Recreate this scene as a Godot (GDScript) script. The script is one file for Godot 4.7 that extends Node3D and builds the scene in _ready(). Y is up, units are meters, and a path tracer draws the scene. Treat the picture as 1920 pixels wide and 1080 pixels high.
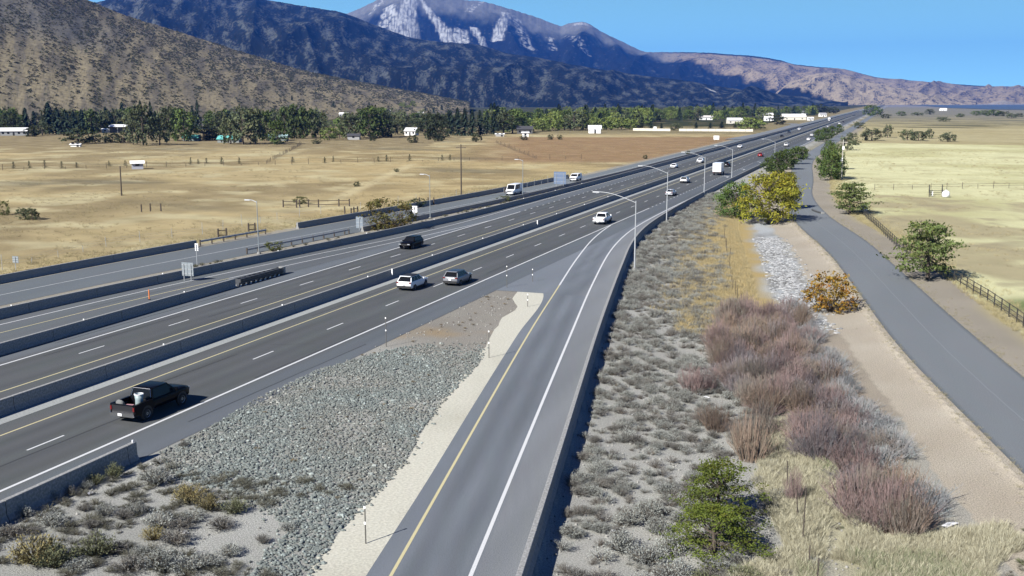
extends Node3D
# World frame: x runs to the right across the highway, -z along it (both in metres), y up.
# Most places are written as Vector2(s, t): s = x, t = -z.

var M := {}
var taken := {}
var rng := RandomNumberGenerator.new()
var fine := FastNoiseLite.new()
var broad := FastNoiseLite.new()
var ridged := FastNoiseLite.new()

# ---------------------------------------------------------------- course of the roads (s over t)
var BAR_R := [[0, -6.2], [39.3, -13.9], [87, -23.5], [102, -26.4], [126, -30.9], [144.5, -34.2], [163, -36.6], [184, -37.9], [233, -39.0], [355, -39.4], [6000, -39.4]]
var RAMP_L := [[0, -11.6], [39, -19.9], [89, -30.4], [110, -34.5], [134, -39.1], [156, -42.7], [174, -44.45], [190, -44.5], [6000, -44.5]]
var RAMP_R := [[0, -8.2], [40, -16.5], [90, -26.7], [115, -31.7], [144, -36.9], [161, -39.0], [176, -40.0], [199, -40.5], [217, -40.6], [6000, -40.6]]
var FRONT_L := [[0, 22.0], [40, 13.3], [63, 8.2], [93, 1.8], [120, -2.5], [148, -7.0], [189, -15.3], [240, -22.3], [290, -25.6], [392, -32.0], [500, -32.6], [6000, -32.6]]
var FRONT_R := [[0, 27.5], [40, 19.6], [86, 10.7], [108, 6.8], [140, 1.6], [164, -2.4], [200, -10.0], [239, -15.6], [288, -19.0], [392, -26.0], [500, -26.4], [6000, -26.4]]
var B2 := [[0, -68.6], [64, -69.1], [99, -69.6]]
var B3 := [[0, -82.4], [40, -81.6], [77, -80.9], [88, -80.3], [102, -79.0], [120, -77.0], [140, -74.8], [157, -73.2], [174, -72.0], [197, -71.4], [300, -70.6], [6000, -70.4]]
var EXIT_R := [[0, -80.4], [40, -79.6], [75, -78.6], [94, -77.6], [105, -76.6], [125, -74.2], [143, -71.6], [165, -70.0], [190, -69.8], [6000, -69.7]]
var EXIT_L := [[0, -77.6], [72, -75.8], [91, -75.0], [109, -73.2], [129, -70.9], [150, -68.4], [172, -66.4], [190, -66.3], [6000, -66.3]]
var B4 := [[0, -101.0], [60, -98.2], [93, -96.8], [106, -96.2], [127, -94.6], [160, -91.4], [211, -86.6], [263, -84.0], [300, -82.5], [6000, -82.0]]
var WEST_R := [[0, -88.0], [60, -86.6], [90, -85.6], [124, -82.6], [160, -79.4], [211, -76.0], [263, -74.4], [300, -73.6], [6000, -73.2]]
var GORE_E := [[0, -13.0], [38.9, -21.0], [49.9, -23.2], [61.7, -25.7], [71.2, -27.7], [87.2, -31.0], [106.0, -34.7], [110.0, -36.3], [112.0, -37.4]]
var SAND_L := [[0, -15.4], [38.1, -23.5], [43.1, -24.6], [52.5, -25.9], [61.4, -27.9], [68.5, -29.7], [75.5, -30.7], [80.2, -31.7], [88.5, -33.6], [93.9, -34.8], [99.0, -35.3], [103.0, -37.2], [107.1, -38.2], [110.0, -38.2]]
var INNER_R := -40.8

func at(poly: Array, t: float) -> float:
	var n := poly.size()
	if t <= poly[0][0]:
		return poly[0][1]
	if t >= poly[n - 1][0]:
		return poly[n - 1][1]
	for i in range(n - 1):
		var t0: float = poly[i][0]
		var t1: float = poly[i + 1][0]
		if t <= t1:
			var d := t1 - t0
			var y0: float = poly[i][1]
			var y1: float = poly[i + 1][1]
			var m := (y1 - y0) / d
			var m0 := m
			var m1 := m
			if i > 0:
				m0 = (m + (y0 - float(poly[i - 1][1])) / (t0 - float(poly[i - 1][0]))) / 2.0
			if i < n - 2:
				m1 = (m + (float(poly[i + 2][1]) - y1) / (float(poly[i + 2][0]) - t1)) / 2.0
			if d > 200:
				m0 = m; m1 = m
			var k := (t - t0) / d
			var k2 := k * k
			var k3 := k2 * k
			return (2 * k3 - 3 * k2 + 1) * y0 + (k3 - 2 * k2 + k) * d * m0 + (-2 * k3 + 3 * k2) * y1 + (k3 - k2) * d * m1
	return 0.0

func ground_y(s: float, t: float) -> float:
	# the swale between the ramp's barrier and the frontage road
	if t > 260.0 or s < -42.0 or s > 26.0:
		return 0.0
	var b := at(BAR_R, t) + 0.35
	var e := at(FRONT_L, t) - 0.6
	if s <= b or s >= e:
		return 0.0
	var q := (s - b) / (e - b)
	var fade := clampf((260.0 - t) / 90.0, 0.0, 1.0)
	return -0.8 * pow(sin(PI * q), 0.4) * fade * clampf(t / 20.0 , 0.0, 1.0)

func gp(p: Vector2, up := 0.0) -> Vector3:
	return Vector3(p.x, ground_y(p.x, p.y) + up, -p.y)

# ---------------------------------------------------------------- helpers
func numbered(n: String) -> String:
	if not taken.has(n):
		taken[n] = 0
		return n
	taken[n] += 1
	return "%s_%03d" % [n, taken[n]]

func tag(o: Node, label: String, category: String, group := "") -> Node:
	o.set_meta("label", label)
	o.set_meta("category", category)
	if group != "":
		o.set_meta("group", group)
	return o

func thing(n: String, where: Vector3, turn: float, label: String, category: String, group := "") -> Node3D:
	var o := Node3D.new()
	o.name = numbered(n)
	add_child(o)
	o.position = where
	o.rotation.y = turn
	tag(o, label, category, group)
	return o

func lin(r: float, g: float, b: float) -> Color:
	return Color(r, g, b).linear_to_srgb()

func mat(key: String, c: Color, rough := 0.9, metal := 0.0) -> StandardMaterial3D:
	if M.has(key):
		return M[key]
	var m := StandardMaterial3D.new()
	m.resource_name = key
	m.albedo_color = c.linear_to_srgb()
	m.roughness = rough
	m.metallic = metal
	M[key] = m
	return m

func begin() -> SurfaceTool:
	var st := SurfaceTool.new()
	st.begin(Mesh.PRIMITIVE_TRIANGLES)
	return st

func quad(st: SurfaceTool, a: Vector3, b: Vector3, c: Vector3, d: Vector3) -> void:
	for v: Vector3 in [a, b, c, a, c, d]:
		st.add_vertex(v)

func box(st: SurfaceTool, c: Vector3, size: Vector3, b := Basis.IDENTITY) -> void:
	var h := size / 2.0
	var p := []
	for i in 8:
		p.append(c + b * Vector3(h.x if i & 1 else -h.x, h.y if i & 2 else -h.y, h.z if i & 4 else -h.z))
	for f: Array in [[0, 2, 3, 1], [4, 5, 7, 6], [0, 4, 6, 2], [1, 3, 7, 5], [0, 1, 5, 4], [2, 6, 7, 3]]:
		quad(st, p[f[0]], p[f[1]], p[f[2]], p[f[3]])

func tube(st: SurfaceTool, a: Vector3, b: Vector3, r0: float, r1: float, n := 6, cap := false) -> void:
	var d := (b - a).normalized()
	var u := d.cross(Vector3.RIGHT if absf(d.x) < 0.8 else Vector3.UP).normalized()
	var w := d.cross(u)
	for i in n:
		var a0 := TAU * i / n
		var a1 := TAU * (i + 1) / n
		var e0 := u * cos(a0) + w * sin(a0)
		var e1 := u * cos(a1) + w * sin(a1)
		quad(st, a + e0 * r0, a + e1 * r0, b + e1 * r1, b + e0 * r1)
		if cap:
			for v: Vector3 in [b, b + e0 * r1, b + e1 * r1]:
				st.add_vertex(v)

func lathe(st: SurfaceTool, prof: Array, n: int, tr: Transform3D) -> void:
	# profile of [radius, height along x] turned about x
	for k in prof.size() - 1:
		for i in n:
			var a0 := TAU * i / n
			var a1 := TAU * (i + 1) / n
			var r0: float = prof[k][0]
			var r1: float = prof[k + 1][0]
			var x0: float = prof[k][1]
			var x1: float = prof[k + 1][1]
			quad(st, tr * Vector3(x0, r0 * cos(a0), r0 * sin(a0)), tr * Vector3(x0, r0 * cos(a1), r0 * sin(a1)), tr * Vector3(x1, r1 * cos(a1), r1 * sin(a1)), tr * Vector3(x1, r1 * cos(a0), r1 * sin(a0)))

func put(st: SurfaceTool, n: String, m: Material, parent: Node, smooth := false) -> MeshInstance3D:
	if smooth:
		st.index()
		st.generate_normals()
	var o := MeshInstance3D.new()
	o.mesh = st.commit()
	o.material_override = m
	return hang(o, n, parent)

func hang(o: Node3D, n: String, parent: Node) -> Node3D:
	if parent == self:
		o.name = numbered(n)
		add_child(o)
	else:
		o.name = n
		parent.add_child(o, true)
	return o

func mesh_node(mesh: Mesh, n: String, m: Material, parent: Node) -> MeshInstance3D:
	var o := MeshInstance3D.new()
	o.mesh = mesh
	o.material_override = m
	hang(o, n, parent)
	return o

func setting(o: Node, kind := "structure") -> Node:
	o.set_meta("kind", kind)
	return o

func noise_tex(size: int, freq: float, seed_: int, lo: float, hi: float, octaves := 4) -> NoiseTexture2D:
	var f := FastNoiseLite.new()
	f.seed = seed_
	f.frequency = freq
	f.fractal_octaves = octaves
	var t := NoiseTexture2D.new()
	t.width = size
	t.height = size
	t.seamless = true
	t.noise = f
	var g := Gradient.new()
	g.set_color(0, Color(lo, lo, lo))
	g.set_color(1, Color(hi, hi, hi))
	t.color_ramp = g
	return t

# material whose colour comes from the vertices, with a fine grain laid in world space
func grained(key: String, c: Color, rough: float, per_metre: float, lo: float, hi: float, bump: float, seed_: int, vertex := false, freq := 0.03) -> StandardMaterial3D:
	var m := mat(key, c, rough)
	m.vertex_color_use_as_albedo = vertex
	m.albedo_texture = noise_tex(512, freq, seed_, lo, hi)
	m.uv1_triplanar = true
	m.uv1_world_triplanar = true
	m.uv1_scale = Vector3.ONE * per_metre
	if bump > 0.0:
		m.heightmap_enabled = true
		m.heightmap_texture = noise_tex(512, freq * 1.5, seed_ + 7, 0.0, 1.0, 5)
		m.heightmap_scale = bump
	return m

func grid_mesh(rows: int, cols: int, pts: PackedVector3Array, colors: PackedColorArray) -> ArrayMesh:
	var idx := PackedInt32Array()
	idx.resize((rows - 1) * (cols - 1) * 6)
	var k := 0
	for r in rows - 1:
		for c in cols - 1:
			var a := r * cols + c
			idx[k] = a; idx[k + 1] = a + cols; idx[k + 2] = a + 1
			idx[k + 3] = a + 1; idx[k + 4] = a + cols; idx[k + 5] = a + cols + 1
			k += 6
	var arr := []
	arr.resize(Mesh.ARRAY_MAX)
	arr[Mesh.ARRAY_VERTEX] = pts
	arr[Mesh.ARRAY_INDEX] = idx
	if colors.size():
		arr[Mesh.ARRAY_COLOR] = colors
	var m := ArrayMesh.new()
	m.add_surface_from_arrays(Mesh.PRIMITIVE_TRIANGLES, arr)
	return m

func stations(t0: float, t1: float, step: float) -> PackedFloat32Array:
	# steps that lengthen with distance
	var out := PackedFloat32Array()
	var t := t0
	while t < t1 - 0.01:
		out.append(t)
		t += maxf(step, t * 0.02)
	out.append(t1)
	return out

# a sheet of paving between two courses; colour varies across the lanes and along them
func sheet(n: String, L: Variant, R: Variant, t0: float, t1: float, up: float, cols: int, tint: Callable, m: Material, parent: Node, step := 2.0) -> MeshInstance3D:
	var ts := stations(t0, t1, step)
	var pts := PackedVector3Array()
	var cs := PackedColorArray()
	for t in ts:
		var a: float = at(L, t) if L is Array else float(L)
		var b: float = at(R, t) if R is Array else float(R)
		for c in cols + 1:
			var s := lerpf(a, b, float(c) / cols)
			pts.append(Vector3(s, up, -t))
			cs.append(tint.call(s, t))
	return mesh_node(grid_mesh(ts.size(), cols + 1, pts, cs), n, m, parent)

func line(n: String, C: Variant, off: float, w: float, t0: float, t1: float, up: float, m: Material, parent: Node) -> void:
	var ts := stations(t0, t1, 2.0)
	var pts := PackedVector3Array()
	for t in ts:
		var s: float = (at(C, t) if C is Array else float(C)) + off
		pts.append(Vector3(s - w / 2, up, -t))
		pts.append(Vector3(s + w / 2, up, -t))
	mesh_node(grid_mesh(ts.size(), 2, pts, PackedColorArray()), n, m, parent)

func scatter(n: String, mesh: Mesh, m: Material, trs: Array, cols: Array, parent: Node) -> MultiMeshInstance3D:
	var mm := MultiMesh.new()
	mm.transform_format = MultiMesh.TRANSFORM_3D
	mm.use_colors = cols.size() > 0
	mm.mesh = mesh
	mm.instance_count = trs.size()
	for i in trs.size():
		mm.set_instance_transform(i, trs[i])
		if cols.size():
			mm.set_instance_color(i, cols[i])
	var o := MultiMeshInstance3D.new()
	o.multimesh = mm
	o.material_override = m
	hang(o, n, parent)
	o.set_meta("kind", "stuff")
	return o

func R(a: float, b: float) -> float:
	return rng.randf_range(a, b)

# ---------------------------------------------------------------- the scene
func _ready() -> void:
	rng.seed = 580
	fine.seed = 3; fine.frequency = 0.09; fine.fractal_octaves = 3
	broad.seed = 9; broad.frequency = 0.012; broad.fractal_octaves = 4
	ridged.seed = 21; ridged.frequency = 0.0011; ridged.fractal_type = FastNoiseLite.FRACTAL_RIDGED; ridged.fractal_octaves = 3; ridged.fractal_gain = 0.35

	var cam := Camera3D.new()
	cam.name = "camera"
	cam.fov = 30.95
	cam.far = 40000.0
	cam.near = 0.5
	cam.position = Vector3(0, 20.9, 0)
	cam.rotation = Vector3(deg_to_rad(-10.18), deg_to_rad(19.9), 0)
	add_child(cam)
	cam.current = true

	var sky_mat := ProceduralSkyMaterial.new()
	sky_mat.sky_top_color = Color(0.09, 0.19, 0.38)
	sky_mat.sky_horizon_color = Color(0.64, 0.91, 0.98)
	sky_mat.sky_curve = 0.085
	sky_mat.ground_bottom_color = Color(0.35, 0.32, 0.27)
	sky_mat.ground_horizon_color = Color(0.45, 0.45, 0.42)
	sky_mat.sun_angle_max = 1.0
	var sky := Sky.new()
	sky.sky_material = sky_mat
	var env := Environment.new()
	env.background_mode = Environment.BG_SKY
	env.sky = sky
	env.background_energy_multiplier = 0.86
	env.tonemap_mode = Environment.TONE_MAPPER_LINEAR
	env.tonemap_exposure = 1.95
	env.sdfgi_enabled = true
	env.ssao_enabled = true
	env.ssil_enabled = true
	env.fog_enabled = true
	env.fog_light_color = Color(0.22, 0.52, 1.0)
	env.fog_density = 0.000042
	var we := WorldEnvironment.new()
	we.name = "world_environment"
	we.environment = env
	add_child(we)

	var sun := DirectionalLight3D.new()
	sun.name = "sun"
	sun.light_energy = 1.6
	sun.light_color = Color(1.0, 0.985, 0.955)
	sun.light_angular_distance = 0.5
	sun.shadow_enabled = true
	# shadows fall 25 degrees to the right of the highway's direction; the sun stands 37 degrees high
	var toward := Vector3(sin(deg_to_rad(25.0)) * cos(deg_to_rad(37.0)), -sin(deg_to_rad(37.0)), -cos(deg_to_rad(25.0)) * cos(deg_to_rad(37.0)))
	add_child(sun)
	sun.look_at_from_position(Vector3.ZERO, toward, Vector3.UP)

	make_materials()
	build_ground()
	build_mountains()
	build_roads()
	build_barriers()
	build_rocks_and_sage()
	build_trees()
	build_vehicles()
	build_furniture()
	build_buildings()

func make_materials() -> void:
	grained("ground", Color(1, 1, 1), 1.0, 0.35, 0.72, 1.15, 3.0, 11, true, 0.045)
	grained("asphalt", Color(1, 1, 1), 0.9, 0.42, 0.72, 1.18, 0.5, 12, true, 0.06)
	grained("mountain", Color(1, 1, 1), 1.0, 0.004, 0.75, 1.15, 0.0, 13, true, 0.05)
	grained("concrete", Color(0.30, 0.30, 0.295), 0.9, 0.33, 0.74, 1.05, 0.3, 14)
	grained("pale_concrete", Color(1, 1, 1), 0.95, 0.3, 0.86, 1.05, 0.8, 15, true, 0.03)
	grained("white_paint", Color(0.72, 0.73, 0.74), 0.7, 1.2, 0.72, 1.0, 0.0, 16)
	grained("yellow_paint", Color(0.620, 0.555, 0.323), 0.7, 1.2, 0.75, 1.0, 0.0, 17)
	grained("galvanised", Color(0.42, 0.44, 0.46), 0.45, 1.5, 0.8, 1.0, 0.0, 18)
	grained("bark", Color(0.12, 0.095, 0.075), 1.0, 2.0, 0.6, 1.1, 1.0, 19)
	grained("weathered_wood", Color(0.10, 0.08, 0.065), 1.0, 1.5, 0.6, 1.1, 0.5, 20)
	for key: String in ["mountain", "ground"]:
		M[key].specular_mode = BaseMaterial3D.SPECULAR_DISABLED
	var leaf := mat("leaf", Color(1, 1, 1), 0.75)
	leaf.vertex_color_use_as_albedo = true
	leaf.backlight_enabled = true
	leaf.backlight = Color(0.45, 0.5, 0.3)
	leaf.metallic_specular = 0.3
	var twig := mat("twig", Color(1, 1, 1), 0.95)
	twig.vertex_color_use_as_albedo = true
	var stone := grained("stone", Color(1, 1, 1), 0.95, 1.5, 0.7, 1.1, 0.0, 22, true)
	stone.uv1_world_triplanar = true
	mat("black_rubber", Color(0.012, 0.012, 0.012), 0.9)
	mat("window_glass", Color(0.008, 0.009, 0.011), 0.1).metallic_specular = 0.28
	mat("black_trim", Color(0.015, 0.015, 0.016), 0.6)
	mat("chrome", Color(0.6, 0.6, 0.62), 0.2, 1.0)
	mat("rim_metal", Color(0.45, 0.46, 0.48), 0.35, 0.8)
	mat("tail_lamp", Color(0.14, 0.012, 0.012), 0.15)
	mat("head_lamp", Color(0.33, 0.34, 0.36), 0.15)
	mat("plate_white", Color(0.7, 0.7, 0.72), 0.5)
	mat("reflector_white", Color(0.8, 0.8, 0.8), 0.4)
	mat("orange_plastic", Color(0.75, 0.2, 0.03), 0.5)
	mat("white_plastic", Color(0.75, 0.75, 0.76), 0.5)
	mat("sign_back", Color(0.24, 0.27, 0.29), 0.5, 0.3)
	mat("tar", Color(0.016, 0.016, 0.017), 0.7)

# what the bare ground is made of at a place
func soil(s: float, t: float) -> Color:
	var n := fine.get_noise_2d(s, t) * 0.5 + 0.5
	var b := broad.get_noise_2d(s, t) * 0.5 + 0.5
	var w := broad.get_noise_2d(s * 3.1 + 400.0, t * 3.1) * 0.5 + 0.5
	var grey := 1.1 * Color(0.184, 0.186, 0.174).lerp(Color(0.315, 0.316, 0.295), n)
	var fl := at(FRONT_L, t)
	var fr := at(FRONT_R, t)
	if t > 900.0 and s > -36.0:
		# the flats towards the lake
		var k := clampf((t - 900.0) / 900.0, 0.0, 1.0)
		var c := Color(0.34, 0.30, 0.17).lerp(Color(0.15, 0.14, 0.085), smoothstep(0.42, 0.62, b + 0.25 * (w - 0.5)))
		c = c.lerp(Color(0.17, 0.17, 0.17).lerp(Color(0.22, 0.21, 0.15), w), k)
		if t > 3600.0:
			c = c.lerp(Color(0.2, 0.2, 0.215), clampf((t - 3600.0) / 800.0, 0.0, 1.0))
		return c
	if s > fr + 5.0 + 2.0 * (b - 0.5):
		var c := Color(0.562, 0.549, 0.330).lerp(Color(0.454, 0.437, 0.242), smoothstep(0.42, 0.68, b))
		c = c.lerp(Color(0.30, 0.26, 0.15), smoothstep(0.58, 0.8, w) * 0.4)
		if t > 560.0:
			c = c.lerp(Color(0.27, 0.21, 0.12), 0.6)
		elif t < 250.0 - s * 0.35:
			# rough pasture on this side of the wire fence
			c = c.lerp(Color(0.37, 0.33, 0.205), smoothstep(0.35, 0.6, w)).lerp(Color(0.24, 0.21, 0.14), smoothstep(0.55, 0.75, n) * 0.6)
			c = c.lerp(Color(0.10, 0.15, 0.05), 0.8 * smoothstep(0.2, 0.75, 1.0 - Vector2((s - 16.0) / 8.0, (t - 118.0) / 9.0).length()))
			c = c.lerp(Color(0.12, 0.15, 0.06), 0.8 * smoothstep(0.1, 0.7, 1.0 - Vector2((s - 52.0) / 34.0, (t - 252.0 + s * 0.34) / 12.0).length()))
		return c * (0.85 + 0.3 * n)
	if s > fr - 0.5:
		return Color(0.26, 0.235, 0.19).lerp(Color(0.33, 0.30, 0.25), n).lerp(Color(0.36, 0.32, 0.19), smoothstep(2.5, 5.0, s - fr) * smoothstep(0.3, 0.6, w))
	if t > 420.0 and s > -36.0:
		return Color(0.27, 0.25, 0.17).lerp(grey, w)
	if s > fl - 4.4 - 2.4 * (w - 0.5) and t < 420.0:
		return Color(0.330, 0.289, 0.230).lerp(Color(0.420, 0.383, 0.319), n)
	var br := at(BAR_R, t)
	if s > br:
		var q := (s - br) / maxf(fl - br, 1.0)
		var c := (grey * 1.3).lerp(Color(0.29, 0.28, 0.25), b * 0.6)
		var straw := Color(0.40, 0.38, 0.27).lerp(Color(0.30, 0.28, 0.20), n)
		if t < 74.0:
			straw = straw.lerp(Color(0.31, 0.295, 0.255), smoothstep(0.66, 0.8, q))
			c = c.lerp(straw, smoothstep(0.47, 0.56, q + 0.12 * (w - 0.5)) * (1.0 - 0.5 * smoothstep(0.7, 0.95, q)))
		elif t > 104.0 and t < 215.0:
			var gold := Color(0.40, 0.30, 0.135).lerp(Color(0.34, 0.28, 0.15), n)
			c = c.lerp(gold, smoothstep(0.40, 0.52, q + 0.2 * (w - 0.5)) * (1.0 - smoothstep(0.60, 0.70, q + 0.2 * (n - 0.5))))
			var wash := Color(0.37, 0.39, 0.40).lerp(Color(0.16, 0.155, 0.145), smoothstep(0.5, 0.72, 0.6 * n + 0.4 * w + 0.1 * sin(t * 0.3)))
			c = c.lerp(wash, smoothstep(0.66, 0.70, q + 0.10 * (n - 0.5) + 0.08 * (w - 0.5)) * (1.0 - smoothstep(0.78, 0.84, q + 0.12 * (n - 0.5) + 0.1 * (b - 0.5))))
		else:
			c = c.lerp(Color(0.25, 0.225, 0.185).lerp(Color(0.33, 0.29, 0.235), n), smoothstep(0.4, 0.6, q + 0.15 * (w - 0.5)))
		return c
	if s > -41.5:
		# the gore between the main line and the ramp
		var brown := Color(0.22, 0.205, 0.18).lerp(Color(0.29, 0.275, 0.245), n)
		brown = brown.lerp(Color(0.34, 0.23, 0.10), smoothstep(0.64, 0.8, w) * 0.5)
		return (grey * 1.15).lerp(brown, smoothstep(72.0, 84.0, t))
	if s > at(B4, t) - 1.2:
		return Color(0.25, 0.235, 0.20).lerp(Color(0.33, 0.31, 0.265), n)
	# the western pasture
	var hay := Color(0.388, 0.318, 0.178).lerp(Color(0.277, 0.225, 0.130), smoothstep(0.38, 0.62, b))
	hay = hay.lerp(Color(0.455, 0.404, 0.248), smoothstep(0.52, 0.7, w) * 0.8)
	hay = hay.lerp(Color(0.168, 0.150, 0.104), smoothstep(0.6, 0.82, broad.get_noise_2d(s * 0.6 - 900.0, t * 1.6) * 0.5 + 0.5) * 0.8)
	var tr := Vector2(s + 0.0, t)
	var ta := Vector2(-105.6, 177.1)
	var tb := Vector2(-151.9, 320.2)
	var tk := clampf((tr - ta).dot(tb - ta) / (tb - ta).length_squared(), 0.0, 1.0)
	hay = hay.lerp(Color(0.48, 0.42, 0.26), 0.75 * smoothstep(3.2, 1.2, tr.distance_to(ta.lerp(tb, tk)) + w))
	var field := smoothstep(-0.06, 0.06, broad.get_noise_2d(s * 0.25 + 77.0, t * 0.25) * 0.5)
	hay = hay.lerp(hay * Color(1.0, 0.975, 0.94), field)
	var d := s * 0.9403 + t * 0.3404
	var fwd := t * 0.9403 - s * 0.3404
	if fwd > 352.0 and fwd < 620.0 and d > -20.0:
		hay = hay.lerp(Color(0.25, 0.165, 0.095).lerp(Color(0.30, 0.215, 0.125), w), clampf((d + 20.0) / 25.0, 0.0, 1.0) * smoothstep(352.0, 375.0, fwd))
	if fwd > 455.0 and d < -40.0:
		var far_c := Color(0.20, 0.16, 0.095).lerp(Color(0.30, 0.25, 0.15), n)
		hay = hay.lerp(far_c, smoothstep(455.0, 500.0, fwd))
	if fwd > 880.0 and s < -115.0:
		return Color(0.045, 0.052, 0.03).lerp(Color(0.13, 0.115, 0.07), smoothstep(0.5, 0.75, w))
	if fwd > 640.0:
		hay = hay.lerp(Color(0.17, 0.145, 0.085).lerp(Color(0.28, 0.24, 0.14), w), smoothstep(640.0, 720.0, fwd))
	return hay * (0.76 + 0.48 * n)

func build_ground() -> void:
	var cols := 390
	var rs := PackedFloat32Array()
	var r := 18.0
	while r < 9500.0:
		rs.append(r)
		r *= 1.0085
	var pts := PackedVector3Array()
	var cs := PackedColorArray()
	for rr in rs:
		for c in cols + 1:
			var a := deg_to_rad(-62.0 + 86.0 * c / cols)
			var s := rr * sin(a)
			var t := rr * cos(a)
			var y := ground_y(s, t)
			if s < at(B4, t) - 3.0 or s > at(FRONT_R, t) + 5.0:
				y += 0.12 * fine.get_noise_2d(s, t) + 0.1 * broad.get_noise_2d(s, t)
			pts.append(Vector3(s, y - 0.02, -t))
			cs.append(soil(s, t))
	setting(mesh_node(grid_mesh(rs.size(), cols + 1, pts, cs), "ground", M.ground, self))
	# the same land beyond the sides and behind the camera, and under the near sheet
	var wide := PlaneMesh.new()
	wide.size = Vector2(40000, 40000)
	var o := mesh_node(wide, "outer_ground", mat("outer_soil", Color(0.27, 0.235, 0.15), 1.0), self)
	o.position.y = -1.4
	setting(o)
	# the lake
	var st := begin()
	var shore := [Vector3(159, 0, -3567), Vector3(236, 0, -2957), Vector3(337, 0, -2781), Vector3(741, 0, -2927), Vector3(2527, 0, -6445), Vector3(779, 0, -6663), Vector3(328, 0, -6074), Vector3(64, 0, -6192), Vector3(128, 0, -4938)]
	var mid := Vector3.ZERO
	for p: Vector3 in shore:
		mid += p / shore.size()
	for i in shore.size():
		for v: Vector3 in [mid, shore[i], shore[(i + 1) % shore.size()]]:
			st.add_vertex(v + Vector3(0, 0.6, 0))
	setting(put(st, "lake_water", mat("lake", Color(0.05, 0.075, 0.115), 0.6), self))

# ---------------------------------------------------------------- hills and mountains
func along(ctrl: Array, u: float) -> Vector3:
	var n := ctrl.size()
	for i in range(n - 1):
		var u0: float = ctrl[i][0]
		var u1: float = ctrl[i + 1][0]
		if u <= u1 or i == n - 2:
			var k := clampf((u - u0) / (u1 - u0), 0.0, 1.0)
			var p0: Vector3 = ctrl[maxi(i - 1, 0)][1]
			var p1: Vector3 = ctrl[i][1]
			var p2: Vector3 = ctrl[i + 1][1]
			var p3: Vector3 = ctrl[mini(i + 2, n - 1)][1]
			return p1.lerp(p2, k) * 0.5 + 0.5 * p1.cubic_interpolate(p2, p0, p3, k)
	return Vector3.ZERO

func mountain(n: String, ridge: Array, base: Array, cols: int, rows: int, shape: float, relief: float, gully: float, tint: Callable) -> Array:
	var u0: float = ridge[0][0]
	var u1: float = ridge[ridge.size() - 1][0]
	var pts := PackedVector3Array()
	var cs := PackedColorArray()
	var back := 6
	for r in rows + 1 + back:
		var v := float(r - back) / rows if r >= back else -0.04 * (back - r)
		for c in cols + 1:
			var u := lerpf(u0, u1, float(c) / cols)
			var top := along(ridge, u)
			var foot := along(base, u)
			var p := Vector3(lerpf(top.x, foot.x, v), 0, lerpf(top.z, foot.z, v))
			var h := top.y + 0.007 * top.y * fine.get_noise_2d(u * 0.9, 5.0) * pow(1.0 - clampf(v, 0.0, 1.0), 12.0)
			if v >= 0.0:
				var len_ := Vector2(top.x - foot.x, top.z - foot.z).length()
				var g := ridged.get_noise_2d(u * gully + v * 200.0, v * len_ * 0.22)
				var g2 := ridged.get_noise_2d(u * gully * 3.3 + 900.0, v * len_ * 0.9)
				p.y = h * pow(1.0 - v, shape) + relief * (g + 0.16 * g2) * pow(sin(PI * clampf(v, 0.0, 1.0)), 0.8) - 8.0 * smoothstep(0.9, 1.0, v)
				cs.append(tint.call(u, v, p, g))
			else:
				p.y = h * (1.0 + v * 2.2)
				cs.append(tint.call(u, 0.0, p, 0.0))
			pts.append(p)
	var o := mesh_node(grid_mesh(rows + 1 + back, cols + 1, pts, cs), n, M.mountain, self)
	setting(o)
	return [pts, cols + 1, back]

# how far a place on the face lies inside a chute that runs from (u0, v0) down to (u1, v1)
func chute(u: float, v: float, u0: float, v0: float, u1: float, v1: float, w0: float, w1: float) -> float:
	var k := (v - v0) / (v1 - v0)
	if k < 0.0 or k > 1.0:
		return 0.0
	var w := lerpf(w0, w1, k)
	return smoothstep(w, w * 0.45, absf(u - lerpf(u0, u1, k) + 6.0 * fine.get_noise_2d(u * 1.3, v * 90.0)))

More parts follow.
